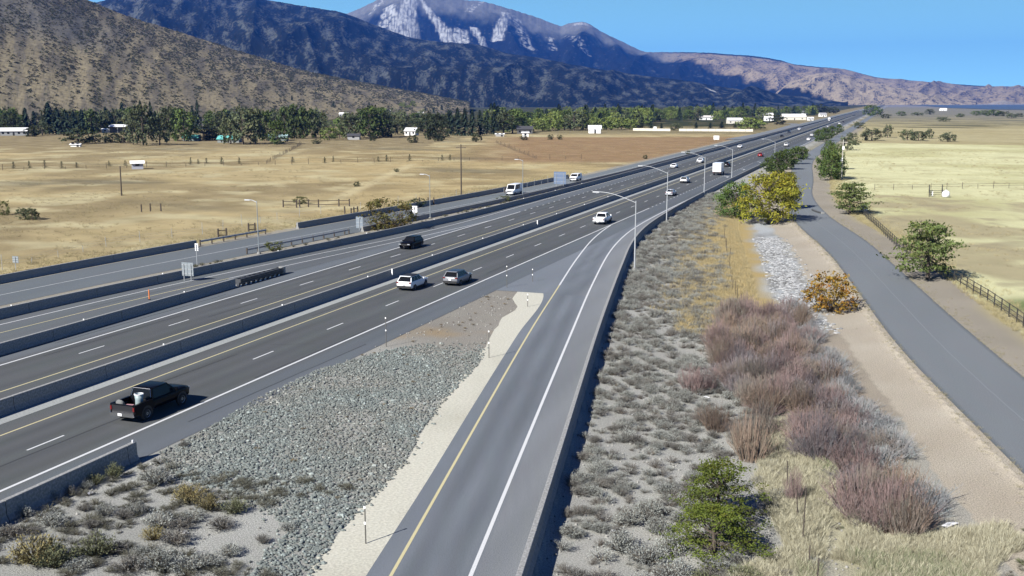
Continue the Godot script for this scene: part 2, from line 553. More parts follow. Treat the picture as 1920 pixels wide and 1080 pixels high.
func build_mountains() -> void:
	var forest := Color(0.013, 0.015, 0.010)
	var pale := Color(0.101, 0.109, 0.098)
	# the far ranges: the peak with the white slide scars on the left, running down to the right
	var far_ridge := [[560, Vector3(-5596, 749, -9248)], [655, Vector3(-5120, 882, -9420)], [690, Vector3(-4945, 959, -9483)], [720, Vector3(-4795, 1035, -9538)], [760, Vector3(-4596, 1117, -9610)], [800, Vector3(-4398, 1106, -9681)], [840, Vector3(-4201, 1046, -9752)], [870, Vector3(-4053, 1005, -9806)], [905, Vector3(-3880, 990, -9869)], [960, Vector3(-3608, 913, -9967)], [1010, Vector3(-3360, 831, -10057)], [1050, Vector3(-3131, 747, -10034)], [1066, Vector3(-3053, 773, -10062)], [1090, Vector3(-2935, 788, -10105)], [1106, Vector3(-2856, 763, -10133)], [1130, Vector3(-2711, 680, -10079)], [1164, Vector3(-2519, 593, -10043)], [1207, Vector3(-2286, 488, -10020)], [1240, Vector3(-2107, 479, -9979)], [1279, Vector3(-1902, 474, -9947)], [1326, Vector3(-1681, 469, -10027)], [1365, Vector3(-1482, 450, -9993)], [1412, Vector3(-1262, 436, -10072)], [1463, Vector3(-1012, 393, -10056)], [1484, Vector3(-914, 360, -10092)], [1527, Vector3(-707, 332, -10060)], [1583, Vector3(-449, 309, -10154)], [1625, Vector3(-251, 254, -10119)], [1655, Vector3(-113, 225, -10169)], [1741, Vector3(279, 192, -10311)], [1835, Vector3(709, 159, -10466)], [1916, Vector3(1078, 145, -10600)], [2100, Vector3(1917, 116, -10904)], [2500, Vector3(3741, 78, -11564)]]
	var far_base := [[560, Vector3(-3500, 0, -5752)], [900, Vector3(-2435, 0, -6138)], [1300, Vector3(-1199, 0, -6692)], [1600, Vector3(-248, 0, -7142)], [1900, Vector3(731, 0, -7603)], [2500, Vector3(2814, 0, -8676)]]
	var scar := Color(0.42, 0.43, 0.425)
	mountain("mountain", far_ridge, far_base, 900, 150, 1.05, 70.0, 6.0, func(u: float, v: float, p: Vector3, g: float) -> Color:
		var a := fine.get_noise_2d(u * 1.1, v * 260.0) * 0.5 + 0.5
		var b := broad.get_noise_2d(u * 2.2, v * 500.0) * 0.5 + 0.5
		var rock := Color(0.121, 0.122, 0.109).lerp(Color(0.189, 0.191, 0.168), a)
		var c := rock.lerp(forest, smoothstep(0.10, 0.30, v + 0.16 * (b - 0.5)) * smoothstep(0.25, 0.5, a + 0.2))
		c = c.lerp(pale * 0.85, smoothstep(0.64, 0.76, b * 0.6 + a * 0.4) * 0.7)
		if u > 1180.0:
			# drier slopes towards the right: brown above, forest below a falling line
			var k := v - (0.18 + (u - 1250.0) / 330.0)
			var dry := Color(0.216, 0.168, 0.112).lerp(Color(0.345, 0.287, 0.188), a)
			dry = dry.lerp(Color(0.045, 0.04, 0.04), smoothstep(0.5, 0.62, 0.6 * b + 0.4 * fine.get_noise_2d(u * 3.0, v * 600.0) + 0.15))
			dry = dry.lerp(forest * 1.6, smoothstep(0.05, 0.015, v))
			c = c.lerp(dry, smoothstep(0.06, -0.06, k + 0.2 * (b - 0.5)) * smoothstep(1180.0, 1330.0, u))
		if v > 0.93:
			c = c.lerp(Color(0.30, 0.28, 0.24), 0.6 * smoothstep(1550.0, 1650.0, u))
		var m := 0.0
		m = maxf(m, chute(u, v, 774, 0.08, 752, 0.52, 8, 44))
		m = maxf(m, chute(u, v, 730, 0.20, 735, 0.42, 14, 26) * smoothstep(0.35, 0.6, a + 0.15))
		m = maxf(m, chute(u, v, 790, 0.14, 858, 0.53, 7, 22))
		m = maxf(m, chute(u, v, 806, 0.22, 838, 0.52, 4, 9))
		m = maxf(m, chute(u, v, 862, 0.36, 868, 0.56, 16, 22) * smoothstep(0.3, 0.55, a + 0.1))
		m = maxf(m, chute(u, v, 888, 0.32, 916, 0.64, 10, 8))
		m = maxf(m, chute(u, v, 952, 0.10, 932, 0.46, 9, 17))
		m = maxf(m, 0.75 * chute(u, v, 966, 0.10, 990, 0.5, 10, 16) * smoothstep(0.35, 0.6, a))
		m = maxf(m, 0.7 * chute(u, v, 1030, 0.22, 1040, 0.42, 6, 10) * smoothstep(0.4, 0.6, a))
		m = maxf(m, 0.6 * chute(u, v, 1062, 0.2, 1100, 0.46, 7, 16) * smoothstep(0.45, 0.6, a))
		m = maxf(m, 0.8 * chute(u, v, 1090, 0.02, 1096, 0.07, 28, 20))
		m = maxf(m, 0.8 * chute(u, v, 905, 0.0, 880, 0.16, 5, 9) * smoothstep(0.4, 0.6, a))
		m = maxf(m, 0.8 * chute(u, v, 720, 0.02, 700, 0.18, 8, 10) * smoothstep(0.4, 0.6, a))
		m *= 0.35 + 0.65 * smoothstep(-0.28, 0.05, fine.get_noise_2d(u * 3.6 + v * 40.0, v * 60.0))
		return c.lerp(scar * (0.75 + 0.35 * a), m * (0.6 + 0.4 * smoothstep(0.3, 0.5, a))))
	# the forested range before it
	var near_ridge := [[-200, Vector3(-5450, 774, -4621)], [0, Vector3(-4877, 730, -4828)], [170, Vector3(-4397, 581, -5002)], [230, Vector3(-4221, 632, -5066)], [350, Vector3(-3933, 696, -5276)], [430, Vector3(-3759, 664, -5446)], [500, Vector3(-3553, 615, -5521)], [560, Vector3(-3374, 584, -5585)], [640, Vector3(-3136, 544, -5671)], [700, Vector3(-2912, 466, -5646)], [770, Vector3(-2664, 384, -5630)], [830, Vector3(-2449, 354, -5601)], [900, Vector3(-2212, 331, -5581)], [950, Vector3(-2036, 283, -5538)], [1010, Vector3(-1838, 253, -5503)], [1100, Vector3(-1564, 201, -5496)], [1200, Vector3(-1271, 154, -5496)], [1300, Vector3(-987, 114, -5492)], [1400, Vector3(-713, 77, -5485)], [1500, Vector3(-447, 45, -5475)], [1590, Vector3(-219, 13, -5557)]]
	var near_base := [[-200, Vector3(-2586, 0, -2148)], [500, Vector3(-1789, 0, -2756)], [1000, Vector3(-1189, 0, -3505)], [1400, Vector3(-565, 0, -4369)], [1590, Vector3(-193, 0, -4929)]]
	mountain("forested_mountain", near_ridge, near_base, 900, 150, 0.95, 48.0, 4.0, func(u: float, v: float, p: Vector3, g: float) -> Color:
		var a := fine.get_noise_2d(u * 0.9, v * 240.0) * 0.5 + 0.5
		var a2 := fine.get_noise_2d(u * 2.6, v * 700.0) * 0.5 + 0.5
		var b := broad.get_noise_2d(u * 2.6 + 50.0, v * 420.0) * 0.5 + 0.5
		var c := forest.lerp(Color(0.015, 0.020, 0.020), smoothstep(0.4, 0.8, a2))
		c = c.lerp(pale, smoothstep(0.53, 0.70, 0.5 * b + 0.2 * a + 0.38 * a2) * 0.9)
		c = c.lerp(scar, chute(u, v, 1322, 0.32, 1334, 0.40, 5, 10) * 0.9)
		return c)
	# the bare foothill on the right, beyond the end of the highway
	var dry_ridge := [[1440, Vector3(-823, 43, -7466)], [1476, Vector3(-712, 138, -7612)], [1500, Vector3(-638, 188, -7745)], [1548, Vector3(-476, 224, -7910)], [1591, Vector3(-321, 201, -7967)], [1634, Vector3(-161, 155, -7918)], [1677, Vector3(-7, 116, -7868)], [1719, Vector3(141, 82, -7815)], [1770, Vector3(315, 49, -7771)], [1830, Vector3(515, 24, -7737)]]
	var dry_base := [[1440, Vector3(-630, 0, -5728)], [1600, Vector3(-208, 0, -5987)], [1830, Vector3(458, 0, -6866)]]
	mountain("dry_foothill", dry_ridge, dry_base, 320, 90, 0.9, 32.0, 6.0, func(u: float, v: float, p: Vector3, g: float) -> Color:
		var a := fine.get_noise_2d(u * 1.2, v * 160.0) * 0.5 + 0.5
		var b := broad.get_noise_2d(u * 3.4 + 50.0, v * 320.0) * 0.5 + 0.5
		var c := Color(0.298, 0.239, 0.158).lerp(Color(0.422, 0.358, 0.246), a)
		c = c.lerp(Color(0.05, 0.045, 0.04), smoothstep(0.52, 0.62, b * 0.5 + a * 0.3 + 0.3 * fine.get_noise_2d(u * 3.4, v * 420.0) + 0.1))
		if u < 1560.0:
			c = c.lerp(forest, smoothstep(0.0, 0.1, v - 0.25 - (u - 1440.0) / 190.0 + 0.2 * (b - 0.5)))
		return c)
	# the tan brush-covered hill at the left
	var hill_ridge := [[-500, Vector3(-1519, 274, -1046)], [-200, Vector3(-1401, 268, -1194)], [0, Vector3(-1320, 235, -1309)], [90, Vector3(-1282, 210, -1365)], [165, Vector3(-1252, 184, -1419)], [200, Vector3(-1238, 173, -1445)], [240, Vector3(-1219, 161, -1473)], [300, Vector3(-1202, 149, -1532)], [350, Vector3(-1191, 138, -1590)], [400, Vector3(-1177, 126, -1648)], [450, Vector3(-1161, 113, -1707)], [500, Vector3(-1142, 100, -1767)], [560, Vector3(-1111, 83, -1831)], [620, Vector3(-1102, 72, -1941)], [680, Vector3(-1088, 61, -2052)], [740, Vector3(-1067, 49, -2166)], [800, Vector3(-1041, 37, -2282)], [880, Vector3(-984, 18, -2409)]]
	var hill_base := [[-500, Vector3(-664, 0, -440)], [0, Vector3(-607, 0, -589)], [300, Vector3(-576, 0, -727)], [600, Vector3(-589, 0, -1010)], [880, Vector3(-643, 0, -1575)]]
	var made := mountain("brush_hill", hill_ridge, hill_base, 640, 170, 1.0, 7.0, 1.6, func(u: float, v: float, p: Vector3, g: float) -> Color:
		var a := fine.get_noise_2d(u * 1.1, v * 210.0) * 0.5 + 0.5
		var b := broad.get_noise_2d(u * 2.6, v * 360.0) * 0.5 + 0.5
		var c := Color(0.20, 0.17, 0.112).lerp(Color(0.29, 0.25, 0.165), a)
		c = c.lerp(Color(0.13, 0.118, 0.098), smoothstep(0.4, 0.7, b) * 0.8)
		c = c.lerp(Color(0.15, 0.15, 0.145), 0.6 * smoothstep(0.25, 0.1, absf(v - 0.42)) * smoothstep(300.0, 120.0, u))
		return c.lerp(Color(0.07, 0.065, 0.05), smoothstep(0.56, 0.78, fine.get_noise_2d(u * 3.0, v * 520.0) * 0.5 + 0.5) * 0.7))
	var pts: PackedVector3Array = made[0]
	var w: int = made[1]
	var trs := []
	var cs := []
	for i in 32000:
		var r: int = made[2] + rng.randi_range(1, 160)
		var c := rng.randi_range(0, w - 2)
		var u := -500.0 + 1380.0 * c / (w - 1)
		var v: float = float(r - int(made[2])) / 170.0
		var b := broad.get_noise_2d(u * 2.6 + 300.0, v * 330.0) * 0.5 + 0.5
		if rng.randf() > smoothstep(0.28, 0.66, b + 0.18 * (0.4 - absf(v - 0.25))):
			continue
		var p: Vector3 = pts[r * w + c].lerp(pts[(r + 1) * w + c + 1], rng.randf())
		var k := R(0.55, 1.6) * (1.0 + 0.4 * (1.0 - v))
		trs.append(Transform3D(Basis(Vector3.UP, R(0, TAU)).scaled(Vector3(k * R(0.8, 1.4), k * R(0.8, 1.3), k)), p))
		var d := R(0.7, 1.5)
		cs.append(Color(0.034, 0.040, 0.022) * d if rng.randf() < 0.75 else Color(0.06, 0.052, 0.034) * d)
	scatter("hillside_brush", clump_mesh(14, 40, 0.55), M.twig, trs, cs, self)

# a shaggy dome about one metre in radius made of small leaf faces
func clump_mesh(seed_: int, faces: int, leaf: float) -> ArrayMesh:
	var r := RandomNumberGenerator.new()
	r.seed = seed_
	var st := begin()
	for i in faces:
		var a := r.randf() * TAU
		var up := pow(r.randf(), 0.8)
		var rad := sqrt(1.0 - up * up) * r.randf_range(0.55, 1.05)
		var c := Vector3(cos(a) * rad, up * r.randf_range(0.6, 1.0), sin(a) * rad)
		var x := Vector3(r.randfn(), r.randfn(), r.randfn()).normalized()
		var y := x.cross(Vector3(r.randfn(), r.randfn(), r.randfn())).normalized()
		var k := leaf * r.randf_range(0.6, 1.2)
		var tone := r.randf_range(0.75, 1.3)
		st.set_color(Color(tone, tone, tone))
		quad(st, c - x * k * 0.5, c + y * k * 0.32, c + x * k * 0.5, c - y * k * 0.32)
	return st.commit()

# ---------------------------------------------------------------- roads
func build_roads() -> void:
	var old := func(s: float, t: float) -> Color:
		var n := fine.get_noise_2d(s * 1.5, t * 0.12) * 0.5 + 0.5
		var w := broad.get_noise_2d(s * 4.0, t * 0.6) * 0.5 + 0.5
		var c := Color(0.066, 0.071, 0.074).lerp(Color(0.089, 0.095, 0.098), 0.6 * n + 0.4 * w)
		if s > -44.3 or s < -66.6:
			c = Color(0.087, 0.099, 0.112).lerp(Color(0.105, 0.118, 0.133), n)
			if s < -69.0:
				c = Color(0.078, 0.086, 0.094).lerp(Color(0.098, 0.108, 0.117), n)
		c = c * (1.0 + 0.16 * fine.get_noise_2d(s * 6.0, t * 0.05) + 0.10 * broad.get_noise_2d(s * 0.8, t * 1.3))
		for mid: float in [-46.4, -50.2, -61.65, -64.75, -42.4]:
			var d := absf(s - mid)
			if d < 1.6 and (mid != -42.4 or t > 176.0):
				c = c * (1.0 - 0.24 * smoothstep(0.7, 0.1, absf(d - 0.85)) * (0.6 + 0.8 * w)) * (1.0 - 0.1 * smoothstep(0.35, 0.05, d))
		return c
	var hw := sheet("highway", B3, INNER_R, 0.0, 6000.0, 0.0, 44, old, M.asphalt, self, 3.0)
	setting(hw)
	var new_tint := func(s: float, t: float) -> Color:
		var n := fine.get_noise_2d(s * 1.5, t * 0.15) * 0.5 + 0.5
		var d := at(RAMP_R, t) - s
		var c := Color(0.124, 0.140, 0.161).lerp(Color(0.145, 0.162, 0.185), n)
		if d < 0.0:
			c = Color(0.152, 0.163, 0.178).lerp(Color(0.168, 0.18, 0.195), n)
		elif d < 3.4:
			c = c * (1.0 - 0.2 * smoothstep(0.75, 0.15, absf(absf(d - 1.85) - 0.85)))
		else:
			c = c * 1.04
		return c * (1.0 + 0.14 * fine.get_noise_2d(s * 5.0, t * 0.06) + 0.10 * broad.get_noise_2d(s, t * 1.5))
	var rp := sheet("on_ramp", GORE_E, BAR_R, 0.0, 110.0, 0.0, 20, new_tint, M.asphalt, self, 2.0)
	setting(rp)
	var mg := sheet("merge_pavement", INNER_R, BAR_R, 107.5, 6000.0, 0.004, 10, new_tint, M.asphalt, self, 2.0)
	setting(mg)
	# strip of lighter concrete along the median wall
	var conc := func(s: float, t: float) -> Color:
		var n := fine.get_noise_2d(s * 2.0, t * 0.3) * 0.5 + 0.5
		return Color(0.247, 0.260, 0.258).lerp(Color(0.323, 0.340, 0.335), n)
	setting(sheet("median_gutter", -55.7, -53.9, 0.0, 1600.0, 0.012, 3, conc, M.pale_concrete, self, 3.0))
	setting(sheet("median_gutter_far_side", -57.2, -55.7, 0.0, 1600.0, 0.012, 2, conc, M.pale_concrete, self, 3.0))
	setting(sheet("exit_gutter", B2, -71.2, 0.0, 99.0, 0.008, 2, conc, M.pale_concrete, self, 3.0))
	# pale strip of stabilised sand beside the ramp
	var sand := func(s: float, t: float) -> Color:
		var n := broad.get_noise_2d(s * 6.0, t * 6.0) * 0.5 + 0.5
		var f := fine.get_noise_2d(s * 4.0, t * 4.0) * 0.5 + 0.5
		return Color(0.47, 0.455, 0.38).lerp(Color(0.39, 0.375, 0.305), smoothstep(0.45, 0.8, n)).lerp(Color(0.52, 0.51, 0.44), 0.4 * f)
	var ts := stations(0.0, 110.5, 0.8)
	var pts := PackedVector3Array()
	var cs := PackedColorArray()
	for t in ts:
		var a := at(SAND_L, t) + 0.35 * fine.get_noise_2d(3.0, t * 2.6) + 0.2 * fine.get_noise_2d(40.0, t * 7.0)
		var b := at(GORE_E, t)
		if t > 108.5:
			b = lerpf(b, a + 0.05, (t - 108.5) / 2.0)
		for c in 9:
			var s := lerpf(a, b, c / 8.0)
			pts.append(Vector3(s, -0.008 + 0.004 * sin(PI * c / 8.0), -t))
			cs.append(sand.call(s, t))
	setting(mesh_node(grid_mesh(ts.size(), 9, pts, cs), "sand_strip", M.pale_concrete, self))
	var front := func(s: float, t: float) -> Color:
		var n := fine.get_noise_2d(s, t * 0.25) * 0.5 + 0.5
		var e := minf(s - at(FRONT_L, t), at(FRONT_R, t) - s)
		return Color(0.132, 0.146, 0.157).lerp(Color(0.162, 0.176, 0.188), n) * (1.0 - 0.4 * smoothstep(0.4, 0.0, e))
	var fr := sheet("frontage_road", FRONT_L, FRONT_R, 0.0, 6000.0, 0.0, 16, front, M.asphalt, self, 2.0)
	setting(fr)
	var ts2 := stations(0.0, 230.0, 2.0)
	var seam := PackedVector3Array()
	for t in ts2:
		var mid := (at(FRONT_L, t) + at(FRONT_R, t)) / 2.0 + 0.06 * fine.get_noise_2d(9.0, t * 3.0)
		seam.append(Vector3(mid - 0.05, 0.005, -t))
		seam.append(Vector3(mid + 0.05, 0.005, -t))
	mesh_node(grid_mesh(ts2.size(), 2, seam, PackedColorArray()), "paving_seam", mat("seam", Color(0.158, 0.172, 0.186)), fr)
	var west := func(s: float, t: float) -> Color:
		var n := fine.get_noise_2d(s * 1.3, t * 0.2) * 0.5 + 0.5
		var c := Color(0.093, 0.107, 0.117).lerp(Color(0.119, 0.135, 0.148), n)
		return c.lerp(Color(0.15, 0.17, 0.18), smoothstep(170.0, 240.0, t) * 0.7)
	var wl := []
	var mid_w := []
	for p: Array in B4:
		wl.append([p[0], float(p[1]) + 1.0])
		mid_w.append([p[0], (float(p[1]) + at(WEST_R, p[0])) / 2.0 + 0.6])
	var wr := sheet("western_road", wl, WEST_R, 0.0, 3000.0, 0.0, 10, west, M.asphalt, self, 3.0)
	setting(wr)
	# painted lines
	var wp: Material = M.white_paint
	var yp: Material = M.yellow_paint
	line("edge_line", -44.5, 0, 0.22, 0.0, 160.0, 0.006, wp, hw)
	line("edge_line", -44.5, 0, 0.2, 160.0, 203.0, 0.009, wp, hw)
	line("median_line", -52.1, 0, 0.15, 0.0, 2500.0, 0.006, yp, hw)
	line("median_line", -60.15, 0, 0.15, 0.0, 2500.0, 0.006, yp, hw)
	line("edge_line", -66.35, 0, 0.22, 0.0, 188.0, 0.006, wp, hw)
	line("edge_line", EXIT_R, 0, 0.16, 0.0, 2500.0, 0.007, wp, hw)
	line("median_line", EXIT_L, 0, 0.14, 0.0, 104.0, 0.007, yp, hw)
	line("edge_line", EXIT_L, 0, 0.16, 104.0, 172.0, 0.007, wp, hw)
	line("edge_line", mid_w, 0, 0.12, 0.0, 600.0, 0.006, wp, wr)
	line("edge_line", RAMP_R, 0, 0.2, 0.0, 106.0, 0.006, wp, rp)
	line("edge_line", RAMP_R, 0, 0.2, 106.0, 2500.0, 0.010, wp, mg)
	line("edge_line", RAMP_L, 0, 0.2, 113.0, 172.0, 0.010, wp, mg)
	line("median_line", RAMP_L, 0, 0.16, 0.0, 109.0, 0.006, yp, rp)
	line("median_line", RAMP_L, 0, 0.16, 109.0, 113.0, 0.010, yp, mg)
	# broken lane lines: each dash three metres long, twelve metres apart
	var dash := PlaneMesh.new()
	dash.size = Vector2(0.15, 3.05)
	for k in range(-1, 70):
		if k < 2 or k > -9:
			for side in 2:
				var o := mesh_node(dash, "lane_dash", wp, hw)
				o.position = Vector3(-48.35, 0.006, -(48.4 + 12.05 * k)) if side == 0 else Vector3(-63.25, 0.006, -(69.2 + 11.7 * k))
	# short skip dashes beside the merging lanes
	var skip := PlaneMesh.new()
	skip.size = Vector2(0.22, 1.0)
	for k in 44:
		var o := mesh_node(skip, "skip_dash", wp, hw)
		o.position = Vector3(-44.5, 0.006, -(206.0 + 3.7 * k))
		o = mesh_node(skip, "skip_dash", wp, hw)
		o.position = Vector3(-66.35, 0.006, -(191.0 + 3.7 * k))
	# lane-drop arrows on the merging lane
	for t: float in [296.0, 330.0, 372.0]:
		var st := begin()
		box(st, Vector3(0, 0, 1.0), Vector3(0.3, 0.004, 4.2))
		box(st, Vector3(-0.55, 0, -1.35), Vector3(0.3, 0.004, 1.8), Basis(Vector3.UP, 0.85))
		box(st, Vector3(-1.0, 0.003, -1.9), Vector3(0.95, 0.004, 0.8), Basis(Vector3.UP, 0.5))
		var o := put(st, "lane_arrow", wp, mg)
		o.position = Vector3(-42.6, 0.012, -t)
	# tar-filled cracks
	for p: Array in [[Vector2(-47.6, 36.0), Vector2(-47.5, 55.0)], [Vector2(-50.9, 60.0), Vector2(-50.6, 72.0)], [Vector2(-44.9, 66.0), Vector2(-44.8, 84.0)], [Vector2(-62.2, 84.0), Vector2(-62.0, 101.0)], [Vector2(-72.5, 92.0), Vector2(-71.3, 112.0)], [Vector2(-69.6, 112.0), Vector2(-68.8, 127.0)], [Vector2(-42.7, 55.0), Vector2(-42.2, 79.0)], [Vector2(-52.9, 88.0), Vector2(-52.8, 120.0)], [Vector2(-46.0, 118.0), Vector2(-46.3, 140.0)], [Vector2(-65.4, 66.0), Vector2(-65.2, 84.0)], [Vector2(-68.0, 70.0), Vector2(-67.8, 95.0)], [Vector2(-60.9, 110.0), Vector2(-61.0, 138.0)], [Vector2(-49.9, 76.0), Vector2(-46.3, 77.6)], [Vector2(-63.0, 96.0), Vector2(-60.4, 97.2)], [Vector2(-76.8, 84.0), Vector2(-75.6, 99.0)]]:
		var c := PackedVector3Array()
		for i in 13:
			var q: Vector2 = p[0].lerp(p[1], i / 12.0)
			var x := q.x + 0.09 * fine.get_noise_2d(q.x * 9.0, q.y * 4.0)
			c.append(Vector3(x - 0.035, 0.005, -q.y))
			c.append(Vector3(x + 0.035, 0.005, -q.y))
		mesh_node(grid_mesh(13, 2, c, PackedColorArray()), "tar_seam", M.tar, hw)
	# interchange road that curls past the ranch far up on the left
	var curl := [Vector2(-82.5, 587.5), Vector2(-78.3, 689.3), Vector2(-78.3, 796.2), Vector2(-79.9, 899.2), Vector2(-81.9, 983.2), Vector2(-90.6, 1028.5), Vector2(-101.0, 1024.7)]
	var cp := PackedVector3Array()
	for i in curl.size():
		var a: Vector2 = curl[maxi(i - 1, 0)]
		var b: Vector2 = curl[mini(i + 1, curl.size() - 1)]
		var d := (b - a).normalized().orthogonal() * 5.0
		cp.append(Vector3(curl[i].x - d.x, 0.15, -(curl[i].y - d.y)))
		cp.append(Vector3(curl[i].x + d.x, 0.15, -(curl[i].y + d.y)))
	setting(mesh_node(grid_mesh(curl.size(), 2, cp, PackedColorArray()), "interchange_road", mat("far_asphalt", Color(0.14, 0.15, 0.16)), self))

# ---------------------------------------------------------------- concrete barriers
func barrier_piece(C: Variant, t0: float, t1: float, h: float, step := 3.0) -> SurfaceTool:
	var prof := [Vector2(-0.30, 0.0), Vector2(-0.30, 0.08), Vector2(-0.17, 0.34), Vector2(-0.14, h - 0.02), Vector2(-0.12, h), Vector2(0.12, h), Vector2(0.14, h - 0.02), Vector2(0.17, 0.34), Vector2(0.30, 0.08), Vector2(0.30, -0.9)]
	var st := begin()
	var ts := stations(t0, t1, step)
	for i in ts.size() - 1:
		var a := Vector3(at(C, ts[i]) if C is Array else float(C), 0, -ts[i])
		var b := Vector3(at(C, ts[i + 1]) if C is Array else float(C), 0, -ts[i + 1])
		for k in prof.size() - 1:
			var p: Vector2 = prof[k]
			var q: Vector2 = prof[k + 1]
			quad(st, a + Vector3(p.x, p.y, 0), b + Vector3(p.x, p.y, 0), b + Vector3(q.x, q.y, 0), a + Vector3(q.x, q.y, 0))
	for e: float in [t0, t1]:
		var a := Vector3(at(C, e) if C is Array else float(C), 0, -e)
		for k in range(1, prof.size() - 1):
			for v: Vector2 in [prof[0], prof[k], prof[k + 1]]:
				st.add_vertex(a + Vector3(v.x, v.y, 0))
	return st

func barrier(n: String, C: Variant, t0: float, t1: float, near_to: float, h: float, label: String, reflectors: float, slant := false) -> Node3D:
	var o := thing(n, Vector3.ZERO, 0.0, label, "barrier")
	var t := t0
	while t < minf(near_to, t1) - 0.5:
		var e := minf(t + 9.0, t1)
		put(barrier_piece(C, t, e - 0.05, h), "barrier_segment", M.concrete, o)
		t = e
	if t1 > near_to:
		put(barrier_piece(C, t, t1, h, 6.0), "barrier_run", M.concrete, o)
	if reflectors > 0.0:
		t = t0 + 7.0
		while t < minf(t1, 260.0):
			var st := begin()
			box(st, Vector3(at(C, t) if C is Array else float(C), h + 0.055, -t), Vector3(0.12, 0.11, 0.03))
			put(st, "reflector", M.reflector_white, o)
			t += reflectors
	return o

func guardrail(n: String, C: Array, t0: float, t1: float, label: String) -> void:
	var o := thing(n, Vector3.ZERO, 0.0, label, "guardrail")
	var st := begin()
	var ts := stations(t0, t1, 1.9)
	var prof := [Vector2(0.0, 0.50), Vector2(0.07, 0.55), Vector2(0.0, 0.62), Vector2(0.0, 0.67), Vector2(0.07, 0.74), Vector2(0.0, 0.81)]
	for i in ts.size() - 1:
		var a := Vector3(at(C, ts[i]), 0, -ts[i])
		var b := Vector3(at(C, ts[i + 1]), 0, -ts[i + 1])
		for k in prof.size() - 1:
			quad(st, a + Vector3(prof[k].x, prof[k].y, 0), b + Vector3(prof[k].x, prof[k].y, 0), b + Vector3(prof[k + 1].x, prof[k + 1].y, 0), a + Vector3(prof[k + 1].x, prof[k + 1].y, 0))
	put(st, "rail_beam", M.galvanised, o)
	for t in ts:
		st = begin()
		box(st, Vector3(at(C, t) - 0.14, 0.42, -t), Vector3(0.16, 0.84, 0.16))
		box(st, Vector3(at(C, t) - 0.03, 0.66, -t), Vector3(0.06, 0.3, 0.12))
		put(st, "post", M.weathered_wood, o)

func build_barriers() -> void:
	barrier("median_barrier", -55.6, 8.0, 1700.0, 260.0, 1.07, "long concrete median barrier between the yellow lines, lit along its top", 18.0)
	barrier("exit_barrier", B2, 8.0, 99.2, 200.0, 1.0, "concrete barrier ending at the crash cushion on the exit side", 15.0)
	barrier("western_barrier", B3, 8.0, 2400.0, 230.0, 1.0, "concrete barrier between the highway and the western road", 21.0)
	barrier("field_edge_barrier", B4, 20.0, 126.0, 230.0, 0.95, "concrete barrier along the tan pasture at far left", 0.0)
	barrier("field_edge_barrier", B4, 150.0, 276.0, 300.0, 1.0, "dark concrete barrier below the tall brown utility pole", 0.0)
	barrier("western_road_barrier", WEST_R, 150.0, 900.0, 230.0, 0.8, "low concrete barrier on the near side of the western road", 0.0)
	barrier("ramp_barrier", BAR_R, 8.0, 420.0, 260.0, 0.95, "curving concrete barrier on the right of the on-ramp", 0.0)
	var near_end := barrier("shoulder_barrier", -41.0, 2.0, 47.8, 60.0, 1.12, "short concrete barrier at lower left ending beside the cobbles", 0.0)
	var st := begin()
	tube(st, Vector3(-41.0, 1.12, -47.6), Vector3(-41.0, 1.26, -47.6), 0.05, 0.05, 8, true)
	put(st, "end_marker", M.reflector_white, near_end)
	guardrail("guardrail", B4, 127.0, 142.0, "steel guardrail on dark posts beside the tan pasture")
	var inner := []
	for p: Array in WEST_R:
		inner.append([p[0], float(p[1]) - 0.4])
	guardrail("guardrail", inner, 122.0, 147.0, "steel guardrail with dark blocks between western road and highway")
	# crash cushion at the head of the exit barrier
	var o := thing("crash_cushion", Vector3(-69.55, 0, -99.4), 0.0, "dark grey crash cushion of overlapping panels on the exit gore", "crash cushion")
	var grey := grained("cushion_steel", Color(0.075, 0.08, 0.09), 0.5, 1.0, 0.7, 1.0, 0.0, 31)
	for k in 9:
		var z := -1.0 * k - 0.5
		st = begin()
		box(st, Vector3(0, 0.45, z), Vector3(0.62, 0.74, 0.10))
		put(st, "diaphragm", grey, o)
		st = begin()
		box(st, Vector3(0, 0.5, z - 0.5), Vector3(0.5, 0.56, 0.82))
		put(st, "cartridge", M.black_trim, o)
		for sx: float in [-1.0, 1.0]:
			st = begin()
			for j in 3:
				box(st, Vector3(sx * (0.36 + 0.012 * (k % 2)), 0.38 + 0.2 * j, z - 0.5), Vector3(0.035, 0.13, 1.12))
			put(st, "side_panel", grey, o)
			st = begin()
			box(st, Vector3(sx * 0.3, 0.07, z), Vector3(0.12, 0.14, 0.2))
			put(st, "foot", M.reflector_white, o)
	st = begin()
	lathe(st, [[0.0, -0.42], [0.42, -0.42], [0.42, 0.42], [0.0, 0.42]], 12, Transform3D(Basis(Vector3.FORWARD, PI / 2), Vector3(0, 0.5, -9.7)))
	put(st, "nose", mat("cushion_nose", Color(0.25, 0.25, 0.24), 0.6), o)

# ---------------------------------------------------------------- cobbles, sagebrush, dry grass, willows
func rock_mesh(seed_: int) -> ArrayMesh:
	var r := RandomNumberGenerator.new()
	r.seed = seed_
	var st := begin()
	var dirs := []
	for i in 5:
		for j in 6:
			var la := -PI / 2 + PI * i / 4.0
			var lo := TAU * j / 6.0
			dirs.append(Vector3(cos(la) * cos(lo), sin(la), cos(la) * sin(lo)))
	var shift := []
	for d: Vector3 in dirs:
		shift.append(d * r.randf_range(0.72, 1.12))
	for j in 6:
		shift[j] = shift[0]
		shift[24 + j] = shift[24]
	for i in 4:
		for j in 6:
			var a: Vector3 = shift[i * 6 + j]
			var b: Vector3 = shift[i * 6 + (j + 1) % 6]
			var c: Vector3 = shift[(i + 1) * 6 + (j + 1) % 6]
			var d: Vector3 = shift[(i + 1) * 6 + j]
			quad(st, a, b, c, d)
	return st.commit()

